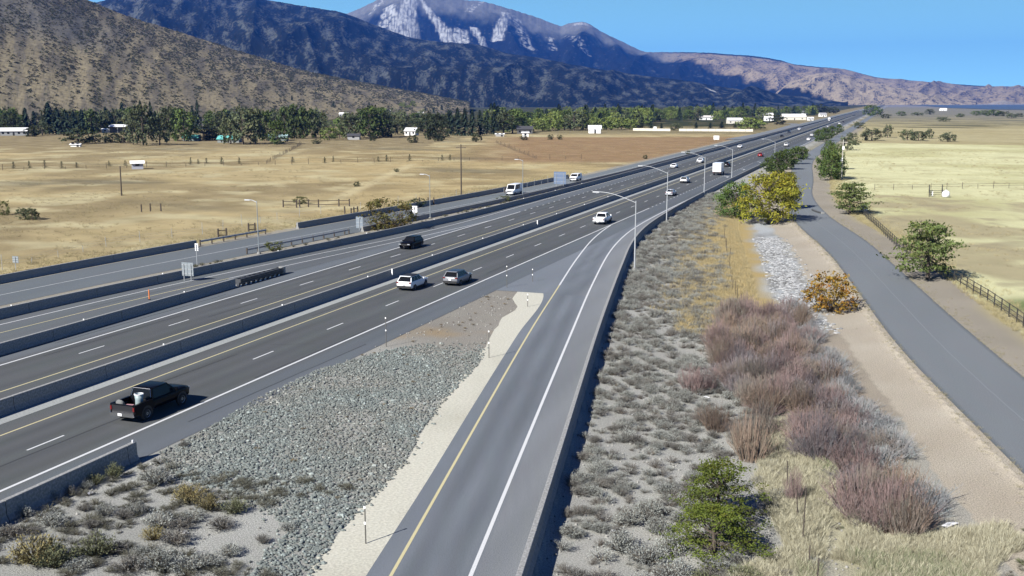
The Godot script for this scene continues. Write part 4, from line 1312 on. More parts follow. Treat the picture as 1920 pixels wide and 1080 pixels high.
func build_trees() -> void:
	var old := Color(1.25, 1.0, 0.7)
	shapes = {
		"conifer": [conifer(1, 18, 11), conifer(2, 16, 12), conifer(3, 20, 10)],
		"seedling": [conifer(4, 8, 9), conifer(5, 8, 8)],
		"willow": [broadleaf(11, 0, 60, 16, 0.034, old), broadleaf(12, 0, 64, 16, 0.034, old), broadleaf(13, 0, 56, 16, 0.036, old)],
		"green": [broadleaf(14, 0, 60, 16, 0.034, old), broadleaf(15, 0, 60, 16, 0.034, old)],
		"light": [broadleaf(16, 0, 64, 16, 0.034, Color(1.3, 1.1, 0.8)), broadleaf(17, 0, 60, 16, 0.034, Color(1.3, 1.1, 0.8))],
		"dark": [broadleaf(18, 0, 56, 16, 0.036, old), broadleaf(19, 3, 60, 16, 0.036, old)],
		"poplar": [broadleaf(20, 1, 60, 16, 0.04, old), broadleaf(21, 1, 60, 16, 0.04, old)],
		"roadside": [broadleaf(22, 0, 90, 22, 0.026, old), broadleaf(23, 0, 90, 22, 0.026, old), broadleaf(24, 0, 84, 24, 0.026, old)],
		"autumn": [broadleaf(25, 0, 130, 46, 0.0155, Color(1.25, 0.95, 0.6))],
		"autumn_green": [broadleaf(26, 0, 120, 36, 0.018, Color(1.35, 1.0, 0.6))],
		"amber": [broadleaf(27, 3, 90, 26, 0.022, Color(1.5, 0.8, 0.5))],
		"layered": [broadleaf(28, 2, 130, 26, 0.018, Color(1.2, 1.0, 0.8)), broadleaf(29, 2, 130, 26, 0.018, Color(1.2, 1.0, 0.8))],
		"bright": [broadleaf(30, 4, 170, 32, 0.0115, Color(1.5, 1.12, 0.7))],
		"olive": [broadleaf(31, 3, 110, 24, 0.02, Color(1.6, 0.9, 0.7))],
		"shrub": [broadleaf(32, 3, 50, 20, 0.03, old), broadleaf(33, 3, 50, 20, 0.03, old)],
	}
	leaf_set("conifer", Color(0.037, 0.057, 0.038))
	leaf_set("seedling", Color(0.03, 0.042, 0.022))
	leaf_set("willow", Color(0.101, 0.122, 0.067))
	leaf_set("green", Color(0.084, 0.122, 0.036))
	leaf_set("light", Color(0.166, 0.211, 0.061))
	leaf_set("dark", Color(0.045, 0.059, 0.029))
	leaf_set("poplar", Color(0.078, 0.108, 0.040))
	leaf_set("roadside", Color(0.069, 0.104, 0.029))
	leaf_set("autumn", Color(0.25, 0.25, 0.032))
	leaf_set("autumn_green", Color(0.075, 0.125, 0.035))
	leaf_set("amber", Color(0.30, 0.20, 0.04))
	leaf_set("layered", Color(0.114, 0.150, 0.050))
	leaf_set("bright", Color(0.088, 0.115, 0.02))
	leaf_set("olive", Color(0.132, 0.126, 0.038))
	leaf_set("shrub", Color(0.10, 0.115, 0.04))

	# near the camera
	tree("bright", Vector2(-7.4, 52.0), 3.5, 4.5, "bright green leafy tree nearest the camera, in the sagebrush right of the ramp", "", "broadleaf_tree")
	tree("bright", Vector2(-7.0, 48.0), 2.5, 4.6, "low spreading green bush under the nearest bright green tree", "", "leafy_bush")
	tree("amber", Vector2(-5.0, 110.7), 4.2, 4.8, "orange and yellow autumn bush beside the left edge of the frontage road", "", "autumn_bush")
	tree("autumn_green", Vector2(-26.5, 195.5), 6.7, 7.3, "deep green autumn tree with orange top beside the yellow tree")
	tree("autumn", Vector2(-19.9, 188.6), 9.2, 9.9, "large yellow-green autumn tree at left edge of the frontage road, casting a long shadow")
	tree("autumn", Vector2(-18.6, 210.8), 7.3, 5.3, "yellow autumn tree just behind the large yellow-green one")
	tree("layered", Vector2(5.0, 131.8), 7.1, 7.8, "green tree with layered branches beside the black wire fence")
	tree("layered", Vector2(-6.7, 204.6), 6.2, 7.8, "dark green layered tree at the curve of the frontage road")
	tree("olive", Vector2(-77.5, 154.4), 5.1, 7.4, "olive and rust bushy tree between western road and highway", "", "broadleaf_tree")
	tree("shrub", Vector2(-81.2, 125.3), 1.4, 2.7, "small light green bush beside a lamp post by the highway", "", "leafy_bush")
	tree("shrub", Vector2(-114.4, 187.6), 1.5, 3.0, "small bush at the pasture's post-and-rail fence", "", "leafy_bush")
	tree("shrub", Vector2(-76.9, 207.4), 1.2, 3.2, "low green bush beside the western road near the camper", "", "leafy_bush")
	tree("dark", Vector2(-89.0, 189.8), 1.7, 2.6, "small dark bush at the edge of the western road", "", "leafy_bush")
	tree("willow", Vector2(-145.3, 145.0), 2.3, 2.3, "grey-green bush standing alone in the western pasture", "", "leafy_bush")
	tree("willow", Vector2(-143.3, 144.7), 2.1, 1.9, "smaller grey bush beside a lone bush in the pasture", "", "leafy_bush")
	tree("shrub", Vector2(-155.0, 149.9), 2.7, 2.4, "yellowish bush at the pasture's left edge", "", "leafy_bush")
	# rows along the frontage road
	for q: Array in [[Vector2(-31.3, 313.6), 6.2, 6.9], [Vector2(-30.4, 334.5), 6.3, 6.6], [Vector2(-30.4, 364.2), 5.7, 6.5], [Vector2(-30.6, 395.4), 4.8, 5.8], [Vector2(-34.6, 322.4), 4.2, 4.2]]:
		tree("roadside", q[0], q[1], q[2], "rounded green tree in the clump left of the frontage road, beyond the yellow tree", "green trees left of the frontage road")
	for q: Array in [[Vector2(-36.1, 571.6), 6.4, 6.1], [Vector2(-33.6, 588.5), 6.8, 7.5], [Vector2(-33.7, 651.6), 6.3, 6.3], [Vector2(-33.4, 729.6), 5.6, 5.7]]:
		tree("roadside", q[0], q[1], q[2], "green tree in the farther clump between highway and frontage road", "farther green trees by the frontage road")
	for q: Array in [[Vector2(-14.9, 292.9), 7.7, 6.9], [Vector2(-13.6, 301.8), 6.2, 5.3], [Vector2(-18.0, 318.5), 7.1, 5.3], [Vector2(-16.7, 339.5), 7.9, 5.6], [Vector2(-19.7, 368.0), 7.8, 4.7]]:
		tree("roadside", q[0], q[1], q[2], "dark green tree in the dense clump around the utility pole right of the frontage road", "dense trees right of the frontage road")
	for q: Array in [[Vector2(-18.1, 475.8), 6.4, 5.1], [Vector2(-21.0, 609.8), 4.1, 4.7], [Vector2(-25.0, 864.2), 5.3, 6.7], [Vector2(-16.5, 535.6), 2.6, 3.6]]:
		tree("willow", q[0], q[1], q[2], "small grey-green tree along the far frontage road", "small trees along the far frontage road")
	# the pale field
	for q: Array in [[Vector2(-10.4, 596.9), 6.8, 9.8, "broad grey-green tree, leftmost of the row in the pale field"], [Vector2(-2.6, 653.0), 7.7, 4.7, "slim upright tree, second from left in the pale field"], [Vector2(7.8, 611.7), 6.0, 7.6, "leaning grey-green tree in the middle of the pale field's row"], [Vector2(13.4, 605.4), 5.1, 7.5, "low wide tree right of the leaning tree in the pale field"], [Vector2(19.8, 642.3), 5.7, 3.9, "narrow tree, second from right in the pale field"], [Vector2(27.5, 594.7), 5.0, 6.1, "small round tree, rightmost of the row in the pale field"]]:
		tree("willow", q[0], q[1], q[2], q[3])
	for q: Array in [[Vector2(-31.0, 1582.7), 15.7, 16.7], [Vector2(-22.5, 1644.9), 12.4, 12.6], [Vector2(10.4, 1597.7), 6.7, 10.6], [Vector2(32.9, 1665.0), 5.4, 12.6], [Vector2(53.0, 1804.8), 8.4, 11.9], [Vector2(49.0, 1191.1), 5.0, 10.1], [Vector2(114.3, 1694.4), 7.0, 11.0], [Vector2(130.9, 1764.2), 7.2, 13.1], [Vector2(133.1, 1642.1), 9.0, 16.7], [Vector2(145.9, 1646.7), 7.5, 13.7], [Vector2(137.8, 1444.0), 6.5, 9.3], [Vector2(156.2, 1543.9), 5.6, 9.9], [Vector2(83.0, 1517.4), 4.9, 8.5], [Vector2(-9.5, 1390.7), 5.2, 10.6]]:
		tree("green" if rng.randf() < 0.5 else "willow", q[0], q[1], q[2], "distant tree beyond the pale field, towards the lake", "distant trees towards the lake")
	# the belt of trees behind the western pasture
	var words := {"conifer": "dark pointed conifer", "willow": "grey-green rounded tree", "green": "mid-green leafy tree", "light": "light yellow-green cottonwood", "dark": "low dark leafy tree", "poplar": "upright green poplar"}
	for q: Array in [["green", Vector2(-551.9, 541.9), 14.7, 9.9], ["green", Vector2(-565.1, 562.8), 13.0, 9.5], ["conifer", Vector2(-540.2, 546.1), 17.4, 9.2], ["conifer", Vector2(-534.9, 548.0), 15.3, 8.5], ["conifer", Vector2(-508.9, 533.4), 21.2, 13.0], ["conifer", Vector2(-503.7, 535.3), 17.9, 9.6], ["conifer", Vector2(-498.6, 537.1), 16.5, 8.9], ["conifer", Vector2(-510.3, 557.0), 15.7, 8.5], ["conifer", Vector2(-505.3, 558.8), 16.4, 9.2], ["poplar", Vector2(-499.6, 560.8), 15.7, 9.2], ["willow", Vector2(-511.4, 582.3), 14.8, 10.3], ["conifer", Vector2(-544.9, 627.3), 17.8, 9.4], ["green", Vector2(-580.6, 680.6), 13.4, 11.9], ["conifer", Vector2(-554.0, 655.8), 21.3, 8.2], ["dark", Vector2(-380.6, 417.5), 7.9, 11.7], ["willow", Vector2(-497.0, 515.2), 8.5, 10.0], ["dark", Vector2(-487.4, 497.5), 5.7, 7.1], ["dark", Vector2(-382.0, 431.3), 4.8, 6.0], ["dark", Vector2(-374.8, 433.9), 5.1, 7.1], ["dark", Vector2(-367.9, 436.4), 5.9, 7.6], ["willow", Vector2(-350.5, 421.5), 17.1, 6.8], ["willow", Vector2(-337.5, 412.9), 19.1, 9.7], ["conifer", Vector2(-407.5, 506.4), 22.1, 6.2], ["conifer", Vector2(-453.2, 553.6), 22.9, 7.5]]:
		tree(q[0], q[1], q[2], q[3], words[q[0]] + " in the belt behind the pasture at far left", "trees of the belt at far left")
	for q: Array in [["willow", Vector2(-334.1, 420.7), 15.3, 8.3], ["willow", Vector2(-365.5, 468.3), 18.1, 7.5], ["green", Vector2(-353.1, 464.7), 16.7, 10.2], ["green", Vector2(-366.9, 476.1), 13.5, 8.1], ["conifer", Vector2(-464.1, 626.9), 23.1, 6.1], ["conifer", Vector2(-485.0, 649.0), 18.6, 6.3], ["dark", Vector2(-353.2, 481.0), 6.3, 9.9], ["dark", Vector2(-348.3, 482.8), 9.5, 8.1], ["willow", Vector2(-392.2, 553.1), 16.0, 8.0], ["willow", Vector2(-309.3, 443.3), 14.9, 9.6], ["willow", Vector2(-299.7, 439.8), 17.8, 12.6], ["willow", Vector2(-301.6, 453.2), 17.0, 9.7], ["green", Vector2(-316.4, 486.1), 15.8, 9.2], ["green", Vector2(-283.7, 445.7), 11.6, 8.4], ["poplar", Vector2(-334.1, 533.0), 17.8, 7.5], ["poplar", Vector2(-319.7, 519.4), 19.1, 8.5], ["poplar", Vector2(-315.1, 521.1), 17.9, 7.3], ["poplar", Vector2(-319.4, 538.3), 16.6, 7.5], ["willow", Vector2(-314.7, 540.0), 15.7, 8.1], ["light", Vector2(-288.4, 504.5), 6.9, 8.7], ["green", Vector2(-295.4, 528.2), 11.4, 9.1], ["willow", Vector2(-285.9, 522.7), 14.5, 8.4], ["willow", Vector2(-293.6, 547.7), 9.6, 8.1], ["green", Vector2(-283.5, 541.8), 18.2, 14.2], ["dark", Vector2(-281.8, 551.9), 14.8, 10.0], ["dark", Vector2(-285.9, 570.4), 10.8, 9.0], ["willow", Vector2(-298.6, 609.5), 9.5, 10.3], ["willow", Vector2(-303.6, 631.8), 12.2, 9.2], ["willow", Vector2(-314.4, 667.1), 9.6, 11.2]]:
		tree(q[0], q[1], q[2], q[3], words[q[0]] + " in the belt behind the pasture, left of the tall brown pole", "trees of the belt behind the pasture")
	for q: Array in [["dark", Vector2(-256.9, 561.0), 13.6, 8.7], ["dark", Vector2(-238.1, 531.2), 14.8, 8.3], ["dark", Vector2(-247.8, 564.3), 12.9, 7.5], ["conifer", Vector2(-258.3, 601.6), 16.0, 8.0], ["conifer", Vector2(-250.4, 593.7), 16.7, 7.8], ["conifer", Vector2(-246.1, 595.2), 17.7, 7.8], ["conifer", Vector2(-241.8, 596.8), 16.7, 7.8], ["conifer", Vector2(-241.2, 607.8), 16.3, 7.3], ["conifer", Vector2(-244.8, 629.0), 15.5, 7.5], ["conifer", Vector2(-240.6, 630.5), 14.9, 6.8], ["willow", Vector2(-238.7, 643.0), 14.8, 10.4], ["green", Vector2(-237.1, 655.9), 15.7, 12.0], ["green", Vector2(-236.0, 668.9), 12.8, 9.4], ["conifer", Vector2(-237.0, 681.6), 11.9, 7.3]]:
		tree(q[0], q[1], q[2], q[3], words[q[0]] + " in the dark stand behind the tall brown pole", "trees of the dark stand")
	for q: Array in [["light", Vector2(-235.6, 695.6), 9.6, 9.7], ["light", Vector2(-233.8, 710.3), 9.0, 9.9], ["light", Vector2(-231.5, 725.7), 11.4, 12.4], ["light", Vector2(-227.7, 742.1), 8.9, 10.2], ["light", Vector2(-221.0, 744.5), 8.5, 10.2], ["dark", Vector2(-219.2, 760.8), 11.1, 8.8], ["light", Vector2(-222.3, 792.8), 9.0, 10.0], ["light", Vector2(-202.5, 751.2), 9.3, 11.0], ["light", Vector2(-195.1, 753.9), 9.7, 11.0], ["light", Vector2(-191.7, 770.8), 8.7, 9.6], ["light", Vector2(-185.7, 773.0), 7.9, 8.8], ["dark", Vector2(-187.1, 805.5), 12.3, 8.3]]:
		tree(q[0], q[1], q[2], q[3], words[q[0]] + " in the row around the white house", "trees around the white house")
	for q: Array in [["light", Vector2(-98.6, 788.8), 9.3, 14.2], ["dark", Vector2(-99.0, 837.4), 6.6, 8.3], ["dark", Vector2(-99.1, 977.0), 8.6, 11.6], ["conifer", Vector2(-138.9, 789.9), 5.9, 4.0], ["conifer", Vector2(-133.9, 824.8), 4.9, 4.2], ["conifer", Vector2(-125.6, 827.8), 5.8, 5.8], ["willow", Vector2(-148.0, 755.9), 5.3, 6.9], ["conifer", Vector2(-163.4, 781.0), 5.1, 4.0], ["conifer", Vector2(-177.7, 808.9), 6.2, 5.0], ["dark", Vector2(-121.3, 1897.3), 16.4, 16.6], ["dark", Vector2(-111.8, 1900.8), 12.7, 12.9], ["dark", Vector2(-98.7, 1905.5), 10.9, 16.6], ["dark", Vector2(-141.4, 1978.5), 11.4, 13.5], ["dark", Vector2(-115.8, 848.9), 4.6, 6.8]]:
		tree(q[0], q[1], q[2], q[3], words[q[0]] + " among the far ranch buildings left of the highway", "trees among the far ranch buildings")
	# rows behind those, getting smaller towards the right
	for i in 250:
		var k := rng.randf()
		var fwd := lerpf(760.0, 1750.0, pow(k, 0.9)) + R(-60, 60)
		var side := lerpf(-0.02, 0.285, clampf(k + R(-0.3, 0.3), 0.0, 1.0)) * fwd
		var p := Vector2(0.9403 * side - 0.3404 * fwd, 0.3404 * side + 0.9403 * fwd)
		if p.x > -112.0:
			continue
		var kind: String = ["conifer", "conifer", "green", "light", "green", "willow", "light"][rng.randi() % 7]
		tree(kind, p, R(12.0, 21.0) if kind == "conifer" else R(9.0, 15.0), R(7.0, 12.0), words[kind] + " in the far wooded belt, " + ("its left part" if side < 0.07 * fwd else "its middle part" if side < 0.18 * fwd else "its right part by the highway"), "far wooded belt")
	for i in 120:
		var x := R(0.0, 1.0)
		var fwd := lerpf(700.0, 860.0, x) + R(-20, 40)
		var side := (lerpf(-0.48, -0.06, x) + R(-0.03, 0.03)) * fwd
		var p := Vector2(0.9403 * side - 0.3404 * fwd, 0.3404 * side + 0.9403 * fwd)
		var kind: String = ["conifer", "willow", "green", "dark", "willow"][rng.randi() % 5]
		tree(kind, p, R(10.0, 17.0), R(6.0, 11.0), words[kind] + " in the back rows below the brush hill, " + ("far left" if side < -0.34 * fwd else "in the middle" if side < -0.18 * fwd else "right end"), "back rows below the brush hill")
	# conifers up on the brush hill
	var hr := [[430, Vector3(-1171, 119, -1687)], [680, Vector3(-1088, 61, -2052)], [880, Vector3(-984, 18, -2409)]]
	var hb := [[430, Vector3(-593, 0, -849)], [680, Vector3(-606, 0, -1142)], [880, Vector3(-643, 0, -1575)]]
	for q: Array in [[432, 0.45], [440, 0.44], [452, 0.46], [447, 0.5], [585, 0.5], [594, 0.52], [646, 0.5], [666, 0.55], [640, 0.62], [742, 0.75], [752, 0.78], [760, 0.72], [805, 0.7], [812, 0.8], [530, 0.75], [545, 0.8], [690, 0.8], [700, 0.86], [620, 0.86], [560, 0.9], [780, 0.85], [795, 0.9]]:
		var top := along(hr, q[0])
		var foot := along(hb, q[0])
		var v: float = q[1]
		var o := tree("light" if int(q[0]) in [742, 752, 760] else "conifer", Vector2(lerpf(top.x, foot.x, v), -lerpf(top.z, foot.z, v)), R(9.0, 14.0), R(6.0, 9.0), "single tree on the lower slope of the brush hill", "single trees on the brush hill")
		o.position.y = top.y * (1.0 - v) - 4.0
	# young trees in a row across the pasture
	for q: Array in [Vector2(-260.4, 256.8), Vector2(-257.8, 260.6), Vector2(-253.2, 262.3), Vector2(-246.1, 262.0), Vector2(-243.6, 265.7), Vector2(-241.7, 278.3), Vector2(-236.7, 280.1), Vector2(-220.1, 292.3), Vector2(-219.6, 295.7), Vector2(-218.9, 299.2), Vector2(-212.1, 298.4), Vector2(-208.3, 303.0), Vector2(-194.6, 314.6), Vector2(-184.2, 318.4), Vector2(-183.0, 322.2), Vector2(-169.8, 330.5), Vector2(-168.5, 334.5), Vector2(-160.8, 337.3), Vector2(-151.3, 344.3), Vector2(-148.6, 345.3)].map(func(v: Vector2) -> Array: return [v]):
		tree("seedling", q[0], R(1.9, 2.9), R(1.8, 2.6), "small dark young conifer in the row across the western pasture", "young conifers in a row across the pasture")
	for q: Array in [[Vector2(-124.5, 230.6), 1.3, 1.2, "tiny dark bush alone on the bare track across the pasture"], [Vector2(-139.9, 284.3), 1.0, 1.2, "tiny dark bush at the far end of the bare track"], [Vector2(-269.1, 457.9), 2.4, 3.6, "round dark bush at the far edge of the pasture, right of the ditch"], [Vector2(-204.7, 510.6), 4.6, 4.6, "dark bush behind the top of the tall brown pole"], [Vector2(-188.9, 540.5), 2.6, 3.8, "dark bush below the white shed at the pasture's far edge"], [Vector2(-177.6, 553.1), 2.8, 2.6, "pair of dark bushes, left one, at the edge of the brown field"], [Vector2(-172.7, 554.9), 2.6, 2.4, "pair of dark bushes, right one, at the edge of the brown field"], [Vector2(-258.9, 498.8), 3.6, 3.4, "thin grey bush at the far edge of the pasture below the leafy trees"], [Vector2(-229.7, 486.5), 4.2, 4.0, "bare grey bush below the white hilltop house"], [Vector2(-76.0, 415.9), 1.6, 1.6, "small bush at the highway side of the brown field"], [Vector2(-85.1, 379.5), 1.5, 1.3, "small bush below the far square sign"], [Vector2(-226.1, 510.7), 2.0, 4.0, "low grey bush behind the pasture, left of the tall pole"]]:
		tree("dark", q[0], q[1], q[2], q[3], "", "leafy_bush")

# ---------------------------------------------------------------- vehicles
# Vehicle space: nose towards -z, wheels on y = 0, centred on x and z.
func loft(st: SurfaceTool, rings: Array) -> void:
	for i in rings.size() - 1:
		var a: Array = rings[i]
		var b: Array = rings[i + 1]
		for k in a.size() - 1:
			quad(st, a[k], a[k + 1], b[k + 1], b[k])
	for e: Array in [rings[0], rings[rings.size() - 1]]:
		var c := Vector3.ZERO
		for v: Vector3 in e:
			c += v / e.size()
		for k in e.size() - 1:
			for v: Vector3 in [c, e[k], e[k + 1]]:
				st.add_vertex(v)

func section(z: float, w: float, y0: float, y1: float, crown: float) -> Array:
	return [Vector3(-w * 0.86, y0, z), Vector3(-w * 0.97, y0 + 0.1, z), Vector3(-w, lerpf(y0, y1, 0.5), z), Vector3(-w * 0.985, y1 - 0.1, z), Vector3(-w * 0.92, y1 - 0.015, z), Vector3(-w * 0.6, y1 + crown * 0.8, z), Vector3(0, y1 + crown, z), Vector3(w * 0.6, y1 + crown * 0.8, z), Vector3(w * 0.92, y1 - 0.015, z), Vector3(w * 0.985, y1 - 0.1, z), Vector3(w, lerpf(y0, y1, 0.5), z), Vector3(w * 0.97, y0 + 0.1, z), Vector3(w * 0.86, y0, z), Vector3(-w * 0.86, y0, z)]

func wheel(o: Node3D, x: float, z: float, r: float, w: float) -> void:
	var side := signf(x)
	var st := begin()
	lathe(st, [[r * 0.6, w * 0.5], [r * 0.93, w * 0.5], [r, w * 0.3], [r, -w * 0.3], [r * 0.93, -w * 0.5], [r * 0.6, -w * 0.5]], 18, Transform3D(Basis.IDENTITY, Vector3(x, r, z)))
	var t := put(st, "wheel", M.black_rubber, o)
	st = begin()
	lathe(st, [[0.0, side * w * 0.36], [r * 0.16, side * w * 0.42], [r * 0.5, side * w * 0.30], [r * 0.6, side * w * 0.47], [r * 0.63, side * w * 0.46]], 14, Transform3D(Basis.IDENTITY, Vector3(x, r, z)))
	put(st, "rim", M.rim_metal, t)
	# dark wheel well
	st = begin()
	lathe(st, [[0.0, side * 0.012], [r * 1.22, side * 0.012], [r * 1.22, -side * 0.1]], 16, Transform3D(Basis.IDENTITY, Vector3(x + side * w * 0.36, r * 1.05, z)))
	put(st, "wheel_well", M.black_trim, o)

# a pane between four corners, set a little proud of the cabin
func pane(o: Node3D, n: String, c: Array, u0: float, u1: float, v0: float, v1: float, m: Material) -> void:
	# corners: lower front, lower rear, upper rear, upper front
	var f := func(u: float, v: float) -> Vector3:
		return (c[0] as Vector3).lerp(c[1], u).lerp((c[3] as Vector3).lerp(c[2], u), v)
	var nrm := ((c[1] as Vector3) - (c[0] as Vector3)).cross((c[3] as Vector3) - (c[0] as Vector3)).normalized()
	var mid: Vector3 = ((c[0] as Vector3) + c[1] + c[2] + c[3]) / 4.0
	if nrm.dot(Vector3(mid.x, 0.0, mid.z) if absf(nrm.y) < 0.9 else Vector3.UP) < 0.0:
		nrm = -nrm
	if n == "windscreen" and nrm.z > 0.0 or n == "rear_window" and nrm.z < 0.0:
		nrm = -nrm
	var st := begin()
	var e := nrm * 0.008
	quad(st, f.call(u0, v0) + e, f.call(u1, v0) + e, f.call(u1, v1) + e, f.call(u0, v1) + e)
	put(st, n, m, o)

func cabin(o: Node3D, paint: Material, zf: float, zr: float, wb: float, yb: float, tf: float, tr: float, wt: float, yt: float, splits: Array, roof: Material = null) -> void:
	var lo := [Vector3(-wb, yb, zf), Vector3(wb, yb, zf), Vector3(wb, yb, zr), Vector3(-wb, yb, zr)]
	var hi := [Vector3(-wt, yt, tf), Vector3(wt, yt, tf), Vector3(wt, yt, tr), Vector3(-wt, yt, tr)]
	var st := begin()
	for k in 4:
		quad(st, lo[k], lo[(k + 1) % 4], hi[(k + 1) % 4], hi[k])
	put(st, "cabin", paint, o)
	st = begin()
	var rings := []
	for q: Array in [[0.0, 1.0, 0.0], [0.03, 0.99, 0.035], [0.12, 0.94, 0.06], [0.5, 0.7, 0.085], [1.0, 0.0, 0.09]]:
		var ring := []
		for k in 4:
			var v: Vector3 = hi[k]
			var mid := Vector3(0, yt, (tf + tr) / 2)
			var p := mid.lerp(v, q[1])
			ring.append(Vector3(p.x, yt + q[2], p.z))
		ring.append(ring[0])
		rings.append(ring)
	for i in rings.size() - 1:
		for k in 4:
			quad(st, rings[i][k], rings[i][k + 1], rings[i + 1][k + 1], rings[i + 1][k])
	put(st, "roof", roof if roof else paint, o, true)
	pane(o, "windscreen", [lo[0], lo[1], hi[1], hi[0]], 0.06, 0.94, 0.08, 0.95, M.window_glass)
	pane(o, "rear_window", [lo[3], lo[2], hi[2], hi[3]], 0.05, 0.95, 0.04, 0.95, M.window_glass)
	for s in 2:
		var c: Array = [lo[0], lo[3], hi[3], hi[0]] if s == 0 else [lo[1], lo[2], hi[2], hi[1]]
		for k in splits.size() - 1:
			pane(o, "side_window", c, float(splits[k]) + 0.008, float(splits[k + 1]) - 0.008, 0.05, 0.94, M.window_glass)

func part_box(o: Node3D, n: String, c: Vector3, size: Vector3, m: Material, turn := Basis.IDENTITY) -> void:
	var st := begin()
	box(st, c, size, turn)
	put(st, n, m, o)

func fittings(o: Node3D, L: float, W: float, tail_y: float, tail_w: float, tail_h: float, head_y: float, bumper_y: float, mirror: Vector3, paint: Material) -> void:
	for s: float in [-1.0, 1.0]:
		part_box(o, "tail_light", Vector3(s * (W / 2 - 0.12 - tail_w / 2 + 0.06), tail_y, L / 2 - 0.01), Vector3(tail_w, tail_h, 0.1), M.tail_lamp)
		part_box(o, "headlight", Vector3(s * (W / 2 - 0.28), head_y, -L / 2 + 0.03), Vector3(0.36, 0.12, 0.12), M.head_lamp)
		part_box(o, "mirror", Vector3(s * (mirror.x + 0.1), mirror.y, mirror.z), Vector3(0.2, 0.16, 0.12), paint)
		for z: float in [-0.1, 0.1]:
			pass
	part_box(o, "licence_plate", Vector3(0, bumper_y + 0.02, L / 2 + 0.06), Vector3(0.32, 0.16, 0.02), M.plate_white)
	part_box(o, "grille", Vector3(0, head_y - 0.06, -L / 2 - 0.0), Vector3(W * 0.45, 0.22, 0.05), M.black_trim)

func paint_of(key: String, c: Color, rough := 0.28) -> StandardMaterial3D:
	var m := mat(key, c, rough, 0.0)
	m.metallic_specular = 0.32
	m.clearcoat_enabled = true
	m.clearcoat = 0.2
	m.clearcoat_roughness = 0.06
	return m

# kind "suv" or "sedan"
func car(kind: String, n: String, p: Vector2, turn: float, paint: Material, label: String, roof: Material = null, lower: Material = null) -> Node3D:
	var o := thing(n, Vector3(p.x, 0.0, -p.y), turn, label, "car")
	var suv := kind == "suv"
	var L := 4.75 if suv else 4.8
	var W := 1.9 if suv else 1.84
	var w := W / 2
	var belt := 1.06 if suv else 0.94
	var top := 1.66 if suv else 1.42
	var st := begin()
	if suv:
		loft(st, [section(-L / 2, w * 0.72, 0.36, 0.68, 0.02), section(-L / 2 + 0.06, w * 0.84, 0.3, 0.84, 0.03), section(-L / 2 + 0.4, w * 0.96, 0.27, 0.96, 0.05), section(-1.0, w, 0.26, 1.02, 0.06), section(-0.2, w, 0.26, belt, 0.0), section(1.3, w, 0.26, belt + 0.02, 0.0), section(2.05, w * 0.98, 0.28, belt + 0.03, 0.0), section(L / 2 - 0.08, w * 0.94, 0.34, belt, 0.0), section(L / 2, w * 0.88, 0.42, belt - 0.06, 0.0)])
	else:
		loft(st, [section(-L / 2, w * 0.7, 0.34, 0.6, 0.02), section(-L / 2 + 0.08, w * 0.84, 0.26, 0.7, 0.03), section(-L / 2 + 0.5, w * 0.96, 0.22, 0.8, 0.05), section(-0.9, w, 0.2, 0.9, 0.05), section(-0.2, w, 0.2, belt, 0.0), section(1.2, w, 0.2, belt, 0.0), section(1.8, w * 0.98, 0.22, 0.98, 0.03), section(L / 2 - 0.12, w * 0.92, 0.28, 0.98, 0.02), section(L / 2, w * 0.86, 0.36, 0.86, 0.0)])
	put(st, "body", paint, o, true)
	if suv:
		cabin(o, paint, -0.95, L / 2 - 0.12, w * 0.93, belt - 0.03, -0.22, L / 2 - 0.55, w * 0.74, top - 0.09, [0.07, 0.4, 0.7, 0.95], roof)
		part_box(o, "spoiler", Vector3(0, top - 0.05, L / 2 - 0.5), Vector3(W * 0.7, 0.05, 0.3), paint)
		part_box(o, "bumper", Vector3(0, 0.47, L / 2 - 0.02), Vector3(W * 0.88, 0.26, 0.16), lower if lower else M.black_trim)
		for s: float in [-1.0, 1.0]:
			part_box(o, "sill", Vector3(s * (w - 0.03), 0.32, 0.1), Vector3(0.08, 0.14, 2.3), lower if lower else M.black_trim)
		fittings(o, L, W, 0.96, 0.26, 0.13, 0.78, 0.72, Vector3(w * 0.93, 1.1, -0.72), paint)
	else:
		cabin(o, paint, -1.0, 1.75, w * 0.9, belt - 0.03, -0.25, 0.95, w * 0.7, top - 0.09, [0.12, 0.45, 0.78], roof)
		part_box(o, "bumper", Vector3(0, 0.42, L / 2 - 0.03), Vector3(W * 0.86, 0.2, 0.14), lower if lower else paint)
		fittings(o, L, W, 0.8, 0.34, 0.14, 0.62, 0.62, Vector3(w * 0.9, 0.98, -0.75), paint)
	var r := 0.36 if suv else 0.33
	for s: float in [-1.0, 1.0]:
		wheel(o, s * (w - 0.11), -L / 2 + 0.92, r, 0.24)
		wheel(o, s * (w - 0.11), L / 2 - 0.98, r, 0.24)
	return o

